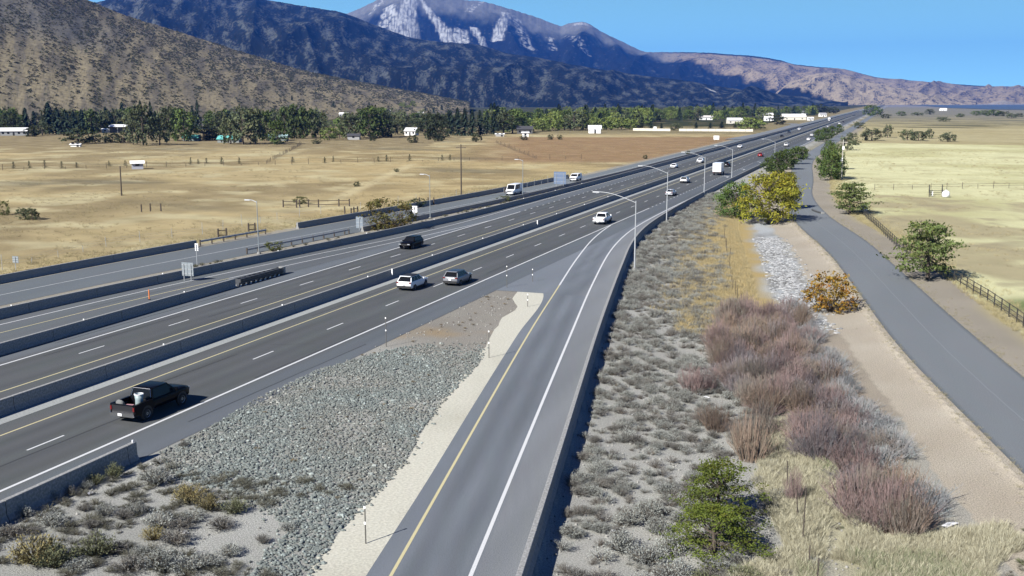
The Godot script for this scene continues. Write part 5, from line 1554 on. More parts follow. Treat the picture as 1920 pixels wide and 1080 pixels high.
func pickup(n: String, p: Vector2, turn: float, paint: Material, tailgate: Material, bumper: Material, label: String, lift := 0.0) -> Node3D:
	var o := thing(n, Vector3(p.x, 0.0, -p.y), turn, label, "pickup truck")
	var L := 5.85
	var w := 1.0
	var y0 := 0.42 + lift
	var belt := 1.16 + lift
	var st := begin()
	loft(st, [section(-L / 2, w * 0.82, y0 + 0.08, belt - 0.2, 0.02), section(-L / 2 + 0.08, w * 0.93, y0, belt - 0.1, 0.03), section(-L / 2 + 0.5, w * 0.99, y0, belt - 0.04, 0.05), section(-1.55, w, y0, belt + 0.02, 0.05), section(-1.2, w, y0, belt, 0.0), section(1.08, w, y0, belt, 0.0), section(1.12, w, y0, belt - 0.02, 0.0)])
	put(st, "body", paint, o, true)
	cabin(o, paint, -1.55, 1.05, w * 0.93, belt - 0.03, -0.75, 0.9, w * 0.76, belt + 0.62, [0.1, 0.5, 0.95])
	# open bed
	for s: float in [-1.0, 1.0]:
		st = begin()
		box(st, Vector3(s * (w - 0.06), (y0 + belt) / 2, 1.98), Vector3(0.12, belt - y0, 1.8))
		box(st, Vector3(s * (w - 0.07), belt + 0.015, 1.98), Vector3(0.15, 0.05, 1.78))
		put(st, "bed_side", paint, o)
	part_box(o, "bed_floor", Vector3(0, y0 + 0.18, 1.98), Vector3(w * 1.8, 0.06, 1.74), M.black_trim)
	part_box(o, "tailgate", Vector3(0, y0 + 0.44, L / 2 - 0.06), Vector3(w * 1.72, belt - y0 - 0.16, 0.08), tailgate)
	part_box(o, "tailgate_rim", Vector3(0, belt + 0.0, L / 2 - 0.06), Vector3(w * 1.72, 0.05, 0.12), paint)
	part_box(o, "bumper", Vector3(0, y0 + 0.1, L / 2 + 0.05), Vector3(w * 1.86, 0.22, 0.2), bumper)
	for s: float in [-1.0, 1.0]:
		part_box(o, "tail_light", Vector3(s * (w - 0.09), y0 + 0.5, L / 2 - 0.02), Vector3(0.12, 0.26, 0.1), M.tail_lamp)
		part_box(o, "headlight", Vector3(s * 0.72, belt - 0.26, -L / 2 + 0.03), Vector3(0.36, 0.2, 0.14), M.head_lamp)
		part_box(o, "mirror", Vector3(s * (w + 0.12), belt + 0.14, -1.2), Vector3(0.2, 0.26, 0.1), paint)
		for z: float in [-0.6, 0.25]:
			part_box(o, "door_handle", Vector3(s * (w + 0.005), belt - 0.16, z), Vector3(0.03, 0.04, 0.2), paint)
		wheel(o, s * (w - 0.10), -L / 2 + 0.98, 0.40 + lift * 0.4, 0.28)
		wheel(o, s * (w - 0.10), L / 2 - 1.2, 0.40 + lift * 0.4, 0.28)
	part_box(o, "licence_plate", Vector3(-0.1, y0 + 0.12, L / 2 + 0.16), Vector3(0.32, 0.17, 0.02), M.plate_white)
	part_box(o, "grille", Vector3(0, belt - 0.3, -L / 2 - 0.01), Vector3(1.0, 0.34, 0.05), M.chrome)
	return o

func box_truck(p: Vector2, turn: float, label: String) -> void:
	var o := thing("box_truck", Vector3(p.x, 0.0, -p.y), turn, label, "truck")
	var white := paint_of("truck_white", Color(0.75, 0.75, 0.76))
	part_box(o, "cargo_box", Vector3(0, 2.25, 1.1), Vector3(2.4, 2.5, 5.4), white)
	part_box(o, "chassis", Vector3(0, 0.75, 0.3), Vector3(1.0, 0.3, 7.2), M.black_trim)
	var st := begin()
	loft(st, [section(-3.9, 0.9, 0.55, 1.2, 0.02), section(-3.75, 1.0, 0.5, 1.35, 0.04), section(-2.9, 1.05, 0.5, 1.5, 0.02), section(-1.65, 1.05, 0.5, 1.5, 0.0)])
	put(st, "body", white, o, true)
	cabin(o, white, -3.0, -1.66, 0.98, 1.46, -2.5, -1.68, 0.86, 2.2, [0.15, 0.9])
	part_box(o, "rear_door", Vector3(0, 2.25, 3.82), Vector3(2.2, 2.25, 0.05), mat("door_white", Color(0.62, 0.62, 0.63), 0.5))
	part_box(o, "bumper", Vector3(0, 0.62, 3.75), Vector3(2.3, 0.2, 0.15), M.black_trim)
	for s: float in [-1.0, 1.0]:
		part_box(o, "tail_light", Vector3(s * 0.95, 0.85, 3.86), Vector3(0.2, 0.14, 0.05), M.tail_lamp)
		wheel(o, s * 0.95, -2.9, 0.45, 0.28)
		wheel(o, s * 0.95, 2.3, 0.45, 0.4)

func van(n: String, p: Vector2, turn: float, label: String, long_ := 6.4, tall := 2.45) -> void:
	var o := thing(n, Vector3(p.x, 0.0, -p.y), turn, label, "van")
	var white := paint_of("truck_white", Color(0.75, 0.75, 0.76))
	var L := long_
	var st := begin()
	loft(st, [section(-L / 2, 0.85, 0.45, 1.0, 0.02), section(-L / 2 + 0.1, 0.95, 0.4, 1.2, 0.03), section(-L / 2 + 0.9, 1.02, 0.4, 1.3, 0.02), section(-L / 2 + 1.6, 1.05, 0.4, 1.3, 0.0), section(L / 2 - 0.05, 1.05, 0.4, 1.3, 0.0), section(L / 2, 1.0, 0.45, 1.25, 0.0)])
	put(st, "body", white, o, true)
	cabin(o, white, -L / 2 + 0.7, L / 2 - 0.02, 1.0, 1.27, -L / 2 + 1.5, L / 2 - 0.1, 0.92, tall - 0.09, [0.08, 0.24, 0.42, 0.62])
	for s: float in [-1.0, 1.0]:
		part_box(o, "headlight", Vector3(s * 0.7, 0.95, -L / 2 + 0.02), Vector3(0.34, 0.18, 0.1), M.head_lamp)
		part_box(o, "tail_light", Vector3(s * 0.92, 1.1, L / 2), Vector3(0.16, 0.4, 0.06), M.tail_lamp)
		wheel(o, s * 0.92, -L / 2 + 1.0, 0.38, 0.25)
		wheel(o, s * 0.92, L / 2 - 1.3, 0.38, 0.25)
	part_box(o, "grille", Vector3(0, 0.85, -L / 2 - 0.01), Vector3(1.0, 0.25, 0.05), M.black_trim)

func build_vehicles() -> void:
	var black := paint_of("black_paint", Color(0.004, 0.004, 0.005))
	black.metallic_specular = 0.18
	black.clearcoat = 0.08
	var white := paint_of("white_car_paint", Color(0.78, 0.78, 0.79))
	var silver := paint_of("silver_paint", Color(0.40, 0.41, 0.44))
	silver.metallic = 0.3
	var red := paint_of("red_paint", Color(0.22, 0.015, 0.012))
	var blue := paint_of("dark_blue_paint", Color(0.02, 0.028, 0.05))
	# the black pickup in the foreground and what lies in its bed
	var px := -46.55
	var pt := 56.2
	var o := pickup("pickup_truck", Vector2(px, pt), 0.0, black, mat("tailgate_dark", Color(0.012, 0.012, 0.015), 0.5), M.chrome, "black crew-cab pickup in the right lane, nearest the camera, with cargo in its open bed", 0.08)
	var st := begin()
	tube(st, Vector3(-0.80, 1.34, 1.07), Vector3(-0.68, 1.86, 0.93), 0.02, 0.02, 6)
	tube(st, Vector3(-0.68, 1.86, 0.93), Vector3(0.68, 1.86, 0.93), 0.02, 0.02, 6)
	tube(st, Vector3(0.68, 1.86, 0.93), Vector3(0.80, 1.34, 1.07), 0.02, 0.02, 6)
	put(st, "window_trim", M.chrome, o)
	var d := thing("metal_drum", Vector3(px + 0.42, 0.72, -(pt - 1.75)), 0.2, "pale teal upright drum with a bright rim in the bed of the black pickup", "drum")
	st = begin()
	lathe(st, [[0.0, 0.0], [0.25, 0.0], [0.26, 0.3], [0.25, 0.62], [0.29, 0.98], [0.27, 0.98], [0.22, 0.62], [0.0, 0.60]], 14, Transform3D(Basis(Vector3.BACK, PI / 2), Vector3.ZERO))
	put(st, "drum_body", mat("drum_teal", Color(0.24, 0.30, 0.31), 0.5), d, true)
	st = begin()
	lathe(st, [[0.28, 0.96], [0.31, 0.97], [0.31, 1.02], [0.27, 1.03], [0.27, 0.97]], 14, Transform3D(Basis(Vector3.BACK, PI / 2), Vector3.ZERO))
	put(st, "rim", M.white_plastic, d)
	d = thing("storage_box", Vector3(px + 0.25, 0.72, -(pt - 2.55)), 0.15, "dull pink box by the tailgate in the bed of the black pickup", "box")
	part_box(d, "box_body", Vector3(0, 0.2, 0), Vector3(0.5, 0.4, 0.4), mat("dull_pink", Color(0.12, 0.06, 0.065), 0.7))
	part_box(d, "lid", Vector3(0, 0.42, 0), Vector3(0.53, 0.05, 0.43), mat("dull_pink_lid", Color(0.36, 0.19, 0.2), 0.7))
	d = thing("cargo_bundle", Vector3(px - 0.55, 0.72, -(pt - 2.45)), -0.1, "pale low bundle at the left rear of the black pickup's bed", "bundle")
	st = begin()
	lathe(st, [[0.0, -0.3], [0.16, -0.28], [0.2, -0.1], [0.19, 0.12], [0.15, 0.28], [0.0, 0.3]], 10, Transform3D(Basis.from_scale(Vector3(1, 1.9, 1)), Vector3(0, 0.33, 0)))
	put(st, "bundle_body", mat("bundle_grey", Color(0.12, 0.125, 0.125), 0.8), d, true)
	# northbound, driving away
	car("suv", "sport_utility_vehicle", Vector2(-50.3, 105.8), 0.0, white, "white SUV with black roof and dark rear window in the left lane", M.black_trim)
	car("suv", "sport_utility_vehicle", Vector2(-46.7, 110.5), 0.0, paint_of("grey_metal_paint", Color(0.20, 0.205, 0.225)), "silver-grey SUV in the right lane just ahead of the white SUV", paint_of("dark_roof_paint", Color(0.03, 0.032, 0.036)))
	pickup("pickup_truck", Vector2(-46.6, 175.2), 0.0, white, white, M.chrome, "white crew-cab pickup beside the tip of the ramp merge")
	car("sedan", "sedan", Vector2(-46.2, 233.0), 0.0, silver, "silver car in the right lane behind a lamp post", null)
	car("suv", "sport_utility_vehicle", Vector2(-50.1, 271.0), 0.0, white, "boxy white SUV in the left lane behind the box truck", M.window_glass)
	box_truck(Vector2(-46.6, 304.5), 0.0, "white box truck in the right northbound lane")
	car("suv", "sport_utility_vehicle", Vector2(-50.1, 344.0), 0.0, black, "black SUV in the left lane just beyond the box truck")
	car("sedan", "sedan", Vector2(-47.2, 411.0), 0.0, red, "dark red car alone in the northbound lanes")
	car("suv", "sport_utility_vehicle", Vector2(-46.6, 508.0), 0.0, white, "white SUV far up the right northbound lane, past the red car")
	car("sedan", "sedan", Vector2(-42.6, 590.0), 0.0, white, "white car ahead of the far white SUV, nearing the far trees")
	car("suv", "sport_utility_vehicle", Vector2(-45.8, 660.0), 0.0, white, "white SUV followed by a dark car beside the far clump of trees")
	car("sedan", "sedan", Vector2(-46.4, 690.0), 0.0, black, "dark car just ahead of the farther white SUV")
	car("sedan", "sedan", Vector2(-50.2, 900.0), 0.0, silver, "tiny silver car near the far end of the northbound lanes")
	car("suv", "sport_utility_vehicle", Vector2(-46.3, 1010.0), 0.0, white, "tiny white vehicle near the far end of the northbound lanes")
	car("suv", "sport_utility_vehicle", Vector2(-46.3, 1080.0), 0.0, black, "tiny dark vehicle farthest up the northbound lanes")
	# southbound, coming towards the camera
	car("suv", "sport_utility_vehicle", Vector2(-64.6, 135.6), PI, black, "black SUV facing the camera on the southbound side")
	car("sedan", "sedan", Vector2(-64.7, 330.0), PI, white, "white car facing the camera, leftmost on the southbound side")
	car("suv", "sport_utility_vehicle", Vector2(-61.7, 361.0), PI, white, "white SUV facing the camera in the inner southbound lane")
	car("sedan", "sedan", Vector2(-64.8, 483.0), PI, white, "white car farther up the southbound lanes, against the barrier")
	car("sedan", "sedan", Vector2(-61.7, 640.0), PI, black, "dark car far up the inner southbound lane")
	car("suv", "sport_utility_vehicle", Vector2(-64.8, 720.0), PI, blue, "dark blue vehicle in the outer southbound lane far up the road")
	car("suv", "sport_utility_vehicle", Vector2(-64.8, 800.0), PI, white, "white vehicle in the outer southbound lane far up the road")
	box_truck(Vector2(-64.8, 1180.0), PI, "white truck at the far end of the southbound lanes")
	# western road
	van("camper_van", Vector2(-80.2, 223.0), PI, "white camper van with dark windows facing the camera on the western road")
	van("passenger_van", Vector2(-78.6, 267.0), PI, "white van on the western road behind the blue-backed sign", 5.2, 2.0)

# ---------------------------------------------------------------- street furniture, fences, signs
func lamp_post(p: Vector2, h: float, arm: float, label: String) -> void:
	var o := thing("street_lamp", gp(p), 0.0, label, "street lamp", "lamp posts along the highway")
	var st := begin()
	var thin := 0.7 if arm < 2.0 else 1.0
	tube(st, Vector3(0, 0.25, 0), Vector3(0, h, 0), 0.115 * thin, 0.06 * thin, 10)
	put(st, "pole", M.sign_back if arm < 2.0 else M.galvanised, o)
	st = begin()
	tube(st, Vector3(0, -0.3, 0), Vector3(0, 0.25, 0), 0.26, 0.26, 12, true)
	put(st, "base", M.concrete, o)
	st = begin()
	var last := Vector3(0, h - 0.25, 0)
	for k in range(1, 9):
		var q := k / 8.0
		var v := Vector3(-arm * q, h - 0.25 + minf(1.25, arm * 0.3) * sin(q * PI * 0.5), 0)
		tube(st, last, v, 0.05, 0.045, 6)
		last = v
	put(st, "arm", M.galvanised, o)
	st = begin()
	box(st, last + Vector3(-0.35, -0.02, 0), Vector3(0.85, 0.12, 0.36))
	put(st, "lamp_head", mat("lamp_grey", Color(0.5, 0.51, 0.52), 0.5), o)
	st = begin()
	box(st, last + Vector3(-0.4, -0.095, 0), Vector3(0.5, 0.03, 0.28))
	put(st, "lens", mat("lamp_lens", Color(0.6, 0.6, 0.58), 0.2), o)

func sign_board(n: String, p: Vector2, w: float, h: float, bottom: float, posts: int, board: Material, label: String, split := false, turn := 0.0) -> void:
	var o := thing(n, gp(p), turn, label, "sign")
	for k in posts:
		var st := begin()
		var x := 0.0 if posts == 1 else lerpf(-w * 0.3, w * 0.3, float(k) / (posts - 1))
		tube(st, Vector3(x, -0.2, 0), Vector3(x, bottom + h * 0.9, 0), 0.045, 0.045, 6, true)
		put(st, "post", M.galvanised, o)
	for k in 2 if split else 1:
		var pw := w / 2 - 0.04 if split else w
		var x := 0.0 if not split else (-w / 4 if k == 0 else w / 4)
		var st := begin()
		box(st, Vector3(x, bottom + h / 2, -0.07), Vector3(pw, h, 0.02))
		put(st, "panel", board, o)
		for y: float in [0.18, 0.5, 0.82]:
			st = begin()
			box(st, Vector3(x, bottom + h * y, -0.045), Vector3(pw * 0.94, 0.06, 0.03))
			put(st, "brace", M.galvanised, o)

func snow_pole(p: Vector2, h: float, label: String) -> void:
	var o := thing("marker_post", gp(p), 0.0, label, "marker post", "snow poles in the gore")
	var st := begin()
	tube(st, Vector3(0, -0.1, 0), Vector3(0, h, 0), 0.035, 0.03, 6, true)
	put(st, "post", mat("post_dark", Color(0.10, 0.095, 0.085), 0.8), o)
	for y: float in [h * 0.55, h * 0.97]:
		st = begin()
		box(st, Vector3(0, y, 0.035), Vector3(0.1, 0.13, 0.015))
		put(st, "reflector", M.reflector_white, o)

func fence(n: String, pts: Array, gap: float, h: float, rails: Array, rail_r: float, post_r: float, m: Material, label: String, jitter := 0.0) -> Node3D:
	var o := thing(n, Vector3.ZERO, 0.0, label, "fence")
	for i in pts.size() - 1:
		var a: Vector2 = pts[i]
		var b: Vector2 = pts[i + 1]
		var k := maxi(1, roundi(a.distance_to(b) / gap))
		for j in k + (1 if i == pts.size() - 2 else 0):
			var q := a.lerp(b, float(j) / k)
			var st := begin()
			var top := gp(q, h * (1.0 + jitter * rng.randfn() * 0.5)) + Vector3(rng.randfn(), 0, rng.randfn()) * 0.06 * jitter
			tube(st, gp(q, -0.2), top, post_r, post_r * 0.9, 5, true)
			put(st, "post", m, o)
		for y: float in rails:
			var st := begin()
			tube(st, gp(a, y * h), gp(b, y * h), rail_r, rail_r, 4)
			put(st, "rail", m, o)
	return o

func build_furniture() -> void:
	lamp_post(Vector2(-30.1, 129.4), 8.8, 4.9, "nearest lamp post behind the ramp barrier, its arm over the merge")
	lamp_post(Vector2(-37.0, 183.3), 8.8, 4.6, "lamp post where the ramp joins, second beyond the nearest one")
	lamp_post(Vector2(-38.8, 233.3), 8.7, 4.6, "lamp post right of the boxy white SUV on the merge side")
	lamp_post(Vector2(-40.5, 287.8), 8.1, 4.2, "lamp post beside the box truck, before the yellow trees")
	lamp_post(Vector2(-40.7, 399.4), 6.1, 4.2, "small lamp post rising above the clump left of the frontage road")
	lamp_post(Vector2(-34.5, 782.5), 5.2, 4.2, "tiny far lamp post beyond the farther green clump")
	lamp_post(Vector2(-81.9, 122.8), 7.4, 1.1, "lamp post between highway and western road beside a light green bush")
	lamp_post(Vector2(-77.7, 171.2), 7.9, 1.1, "thin lamp post left of the tall brown pole, behind the western barrier")
	lamp_post(Vector2(-75.6, 215.8), 8.3, 1.1, "thin lamp post beside the white camper van")
	var back: Material = M.sign_back
	sign_board("road_sign", Vector2(-77.2, 100.8), 1.65, 1.6, 0.6, 2, back, "back of a grey two-panel road sign on the exit shoulder at left", true)
	sign_board("road_sign", Vector2(-81.5, 151.4), 1.25, 1.9, 0.35, 1, mat("sign_blue_grey", Color(0.17, 0.2, 0.235), 0.5), "back of a grey-blue sign beside the olive and rust tree")
	sign_board("road_sign", Vector2(-79.6, 168.7), 0.95, 1.35, 1.1, 1, M.white_plastic, "small white sign on a post between western road and highway")
	sign_board("road_sign", Vector2(-83.5, 111.1), 0.5, 0.95, 1.9, 1, M.white_plastic, "narrow white marker sign above the grey two-panel sign")
	sign_board("road_sign", Vector2(-75.6, 243.1), 3.1, 3.0, 1.0, 2, mat("sign_blue", Color(0.10, 0.14, 0.22), 0.6), "large blue-backed sign beside the white van on the western road")
	sign_board("road_sign", Vector2(-102.1, 99.7), 0.95, 0.85, 1.0, 1, mat("sign_dark", Color(0.16, 0.19, 0.21), 0.6), "small dark sign on a post at the pasture's edge, far left")
	sign_board("road_sign", Vector2(-87.7, 560.8), 2.9, 2.0, 0.9, 2, M.white_plastic, "square white sign at the edge of the brown field beyond the highway", false, PI)
	sign_board("road_sign", Vector2(-164.8, 764.9), 2.2, 1.6, 0.9, 2, M.white_plastic, "tiny white sign by the far highway edge near the white wall", false, PI)
	snow_pole(Vector2(-22.6, 41.8), 1.9, "dark marker post on the pale sand strip nearest the camera")
	snow_pole(Vector2(-30.3, 78.1), 2.3, "dark marker post at the corner of cobbles and sand strip")
	snow_pole(Vector2(-40.1, 78.8), 2.6, "slim post at the upper left corner of the cobbles")
	snow_pole(Vector2(-40.3, 109.6), 2.5, "slim post at the tip of the brown gore, left one")
	snow_pole(Vector2(-38.8, 114.3), 1.5, "slim post at the tip of the gore, right of another")
	snow_pole(Vector2(-34.4, 99.8), 1.3, "short post on the upper end of the sand strip with rusty soil round it")
	var o := thing("tubular_marker", gp(Vector2(-73.7, 89.6)), 0.0, "orange tubular marker beside the yellow line of the exit lane", "marker post")
	var st := begin()
	tube(st, Vector3(0, 0, 0), Vector3(0, 1.1, 0), 0.06, 0.055, 8, true)
	put(st, "tube", M.orange_plastic, o)
	st = begin()
	lathe(st, [[0.16, 0.0], [0.15, 0.05], [0.06, 0.08]], 10, Transform3D(Basis(Vector3.BACK, PI / 2), Vector3.ZERO))
	put(st, "base", M.black_rubber, o)
	for q: Array in [[Vector2(-55.2, 110.4), "white marker panel on the median barrier beside the white SUV's lane"], [Vector2(-55.2, 165.0), "white marker panel on the median barrier farther ahead, left of the white pickup"]]:
		o = thing("barrier_marker", Vector3(q[0].x, 0.5, -q[0].y), 0.0, q[1], "marker")
		part_box(o, "panel", Vector3(0, 0.35, 0), Vector3(0.16, 0.75, 0.05), M.white_plastic)
		part_box(o, "clip", Vector3(-0.06, 0.1, 0), Vector3(0.1, 0.1, 0.1), M.galvanised)
	# utility poles
	for q: Array in [[Vector2(-87.8, 210.0), 11.7, 0.17, true, M.weathered_wood, "tall brown wooden utility pole with crossarm at the pasture's edge"], [Vector2(-162.2, 190.1), 6.6, 0.16, false, M.weathered_wood, "brown pole without crossarm standing alone in the western pasture"], [Vector2(-12.2, 293.9), 10.8, 0.17, true, mat("pale_pole", Color(0.34, 0.32, 0.29), 0.9), "pale utility pole with white boxes in the dense green clump"]]:
		o = thing("utility_pole", gp(q[0]), 0.0, q[5], "utility pole")
		st = begin()
		tube(st, Vector3(0, -0.2, 0), Vector3(0.1 if not q[3] else 0.0, q[1], 0), q[2], float(q[2]) * 0.75, 8, true)
		put(st, "pole", q[4], o)
		if q[3]:
			part_box(o, "crossarm", Vector3(0, float(q[1]) - 0.7, 0), Vector3(2.3, 0.13, 0.13), q[4])
			for x: float in [-1.0, -0.45, 0.45, 1.0]:
				st = begin()
				tube(st, Vector3(x, float(q[1]) - 0.62, 0), Vector3(x, float(q[1]) - 0.4, 0), 0.05, 0.04, 6, true)
				put(st, "insulator", mat("insulator", Color(0.2, 0.16, 0.14), 0.3), o)
		if q[4] != M.weathered_wood:
			part_box(o, "meter_box", Vector3(-0.25, 5.6, 0.25), Vector3(0.8, 0.95, 0.35), M.white_plastic)
			part_box(o, "cabinet", Vector3(0.1, 8.6, 0.25), Vector3(0.55, 0.85, 0.35), M.white_plastic)
	# wooden posts and braces along the western road
	o = thing("pasture_fence", Vector3.ZERO, 0.0, "dark wooden fence posts and braces along the near edge of the western pasture", "fence")
	var posts := [Vector2(-97.2, 134.9), Vector2(-96.4, 135.9), Vector2(-97.0, 142.8), Vector2(-96.4, 143.7), Vector2(-113.7, 179.7), Vector2(-111.2, 180.6), Vector2(-110.6, 180.8), Vector2(-109.5, 182.3), Vector2(-107.6, 183.0), Vector2(-104.3, 185.4), Vector2(-102.3, 186.1), Vector2(-95.8, 172.4), Vector2(-93.3, 170.3), Vector2(-93.7, 172.1), Vector2(-93.5, 173.2), Vector2(-134.2, 162.5), Vector2(-133.9, 164.7), Vector2(-132.0, 165.4), Vector2(-90.4, 193.9), Vector2(-88.7, 194.5), Vector2(-87.6, 194.9), Vector2(-83.5, 225.9), Vector2(-83.3, 227.5), Vector2(-83.0, 229.2)]
	for p: Vector2 in posts:
		st = begin()
		tube(st, gp(p, -0.2), gp(p, 1.5), 0.14, 0.13, 6, true)
		put(st, "post", M.weathered_wood, o)
	for k: Array in [[0, 1], [2, 3], [4, 5], [8, 7], [8, 9], [9, 10], [12, 14]]:
		for y: float in [0.45, 1.2]:
			st = begin()
			tube(st, gp(posts[k[0]], y), gp(posts[k[1]], y), 0.07, 0.07, 5)
			put(st, "brace_rail", M.weathered_wood, o)
	fence("wire_fence", [Vector2(-104.4, 99.8), Vector2(-107.2, 121.7), Vector2(-102.3, 137.9), Vector2(-102.8, 160.3), Vector2(-99.3, 177.3), Vector2(-91.1, 193.7), Vector2(-84.7, 228.5), Vector2(-82.0, 281.4)], 5.0, 1.15, [0.4, 0.75, 0.97], 0.008, 0.035, M.galvanised, "thin wire fence along the pasture just behind the field-edge barrier", 1.0)
	fence("wire_fence", [Vector2(-257.5, 249.6), Vector2(-232.8, 266.8), Vector2(-206.2, 291.1), Vector2(-177.3, 317.5), Vector2(-142.1, 347.6), Vector2(-107.3, 371.4)], 6.0, 1.2, [0.45, 0.95], 0.02, 0.08, M.weathered_wood, "long row of grey fence posts across the middle of the western pasture", 1.0)
	fence("wire_fence", [Vector2(-199.6, 306.1), Vector2(-229.1, 365.0), Vector2(-269.5, 444.1)], 4.0, 1.2, [0.5, 0.95], 0.03, 0.1, M.weathered_wood, "dark fence line running away to the trees at the pasture's back", 1.0)
	fence("wire_fence", [Vector2(-190.0, 500.8), Vector2(-151.6, 422.2), Vector2(-123.0, 365.7)], 4.0, 1.1, [0.5, 0.95], 0.02, 0.08, M.weathered_wood, "fence line slanting down to the brown field's corner", 1.0)
	fence("wire_fence", [Vector2(-24.2, 166.2), Vector2(-16.5, 121.6), Vector2(-12.8, 103.2)], 5.0, 1.3, [0.4, 0.9], 0.006, 0.03, M.weathered_wood, "thin posts through the golden grass above the willow thicket", 1.0)
	fence("wire_fence", [Vector2(-6.5, 70.1), Vector2(-5.3, 62.9), Vector2(-4.4, 58.1), Vector2(-3.5, 54.0), Vector2(-3.0, 50.9), Vector2(-2.5, 48.3), Vector2(-2.0, 45.9)], 5.0, 1.45, [0.4, 0.9], 0.006, 0.035, M.weathered_wood, "thin dark posts through the pale straw grass left of the red willows", 1.0)
	fence("board_fence", [Vector2(-5.0, 209.3), Vector2(-1.9, 186.5), Vector2(1.5, 161.0), Vector2(4.1, 146.6), Vector2(6.7, 136.1), Vector2(8.4, 128.7), Vector2(10.5, 118.8), Vector2(12.3, 108.5), Vector2(14.3, 94.8)], 2.4, 1.35, [0.3, 0.62, 0.95], 0.045, 0.07, mat("black_fence", Color(0.03, 0.028, 0.025), 0.8), "black rail fence along the right of the frontage road")
	fence("wire_fence", [Vector2(-3.2, 264.4), Vector2(9.5, 270.6), Vector2(31.2, 283.5), Vector2(47.5, 291.1)], 4.5, 1.2, [0.5, 0.95], 0.03, 0.06, M.weathered_wood, "dark fence across the pale field at its near edge", 0.6)
	fence("corral_fence", [Vector2(9.0, 267.2), Vector2(8.5, 249.0), Vector2(11.2, 250.0), Vector2(11.9, 268.2)], 2.4, 1.4, [0.4, 0.7, 0.97], 0.05, 0.09, mat("black_fence", Color(0.03, 0.028, 0.025), 0.8), "small dark corral beside the round white tank in the pale field")
	o = thing("water_tank", gp(Vector2(11.9, 248.9)), 0.0, "round white tank beside the small corral in the pale field", "tank")
	st = begin()
	lathe(st, [[0.0, 0.0], [0.75, 0.05], [0.85, 0.6], [0.75, 1.1], [0.45, 1.4], [0.0, 1.5]], 14, Transform3D(Basis(Vector3.BACK, PI / 2), Vector3.ZERO))
	put(st, "tank_body", M.white_plastic, o, true)
	st = begin()
	tube(st, Vector3(0, 1.45, 0), Vector3(0, 1.62, 0), 0.2, 0.2, 8, true)
	put(st, "cap", M.white_plastic, o)
	o = thing("white_post", gp(Vector2(9.2, 250.7)), 0.0, "short white post inside the small dark corral", "post")
	part_box(o, "post", Vector3(0, 0.5, 0), Vector3(0.25, 1.0, 0.25), M.white_plastic)
	part_box(o, "post_cap", Vector3(0, 1.03, 0), Vector3(0.32, 0.06, 0.32), M.white_plastic)
	o = thing("utility_cabinet", gp(Vector2(-4.3, 211.7)), 0.3, "small white cabinet under the layered tree at the curve of the frontage road", "cabinet")
	part_box(o, "cabinet_body", Vector3(0, 0.6, 0), Vector3(1.0, 1.15, 0.6), M.white_plastic)
	part_box(o, "cabinet_top", Vector3(0, 1.2, 0), Vector3(1.08, 0.06, 0.68), M.sign_back)
	o = thing("culvert_pipe", gp(Vector2(-11.6, 203.8)), 0.5, "dark curved kerb pipe lying at the bend of the frontage road", "pipe")
	st = begin()
	for k in 5:
		tube(st, Vector3(0.35 * k * 0.3 * k * 0.3, 0.15, -1.2 * k), Vector3(0.35 * (k + 1) * 0.3 * (k + 1) * 0.3, 0.15, -1.2 * (k + 1)), 0.16, 0.16, 7)
	put(st, "pipe", mat("pipe_dark", Color(0.05, 0.05, 0.05), 0.7), o)
	part_box(o, "end_block", Vector3(0, 0.2, 0.3), Vector3(0.5, 0.35, 0.45), M.concrete)
	# scraps lying about
	for q: Array in [[Vector2(4.0, 55.3), 1.0, 0.35, "white board lying on the tan dirt below the red willows"], [Vector2(0.6, 52.2), 0.55, 0.4, "crumpled white scrap at the foot of the red willows"], [Vector2(1.6, 48.8), 0.3, 0.25, "small white scrap in the grass at the bottom edge, right side"], [Vector2(-12.4, 75.6), 0.4, 0.25, "white scrap under the small red willow nearest the ramp, left one"], [Vector2(-11.8, 74.9), 0.45, 0.3, "white scrap under the small red willow nearest the ramp, right one"], [Vector2(-15.7, 68.3), 0.35, 0.25, "white scrap in the open sagebrush beside the ramp barrier"], [Vector2(-12.5, 66.4), 0.25, 0.22, "small pale scrap in the sagebrush left of the brown willow"], [Vector2(-19.5, 78.1), 0.25, 0.2, "white scrap close to the ramp barrier"], [Vector2(-12.1, 48.4), 0.2, 0.25, "white scrap near the grey sagebrush by the ramp's bottom end"], [Vector2(-31.5, 39.8), 0.3, 0.4, "white scrap among the bushes at lower left"], [Vector2(-30.8, 37.6), 0.35, 0.25, "pale scrap at the bottom among the lower left bushes"], [Vector2(-39.6, 42.4), 0.3, 0.3, "white scrap on the sand under the shoulder barrier"]]:
		st = begin()
		var w: float = q[1]
		var d: float = q[2]
		quad(st, Vector3(-w / 2, 0.03, -d / 2), Vector3(0, 0.09, -d / 2), Vector3(0.02, 0.07, d / 2), Vector3(-w / 2, 0.05, d / 2))
		quad(st, Vector3(0, 0.09, -d / 2), Vector3(w / 2, 0.02, -d / 2), Vector3(w / 2, 0.08, d / 2), Vector3(0.02, 0.07, d / 2))
		var s := put(st, "litter", M.white_plastic, self)
		s.position = gp(q[0], 0.03)
		s.rotation.y = R(0, TAU)
		tag(s, q[3], "litter")

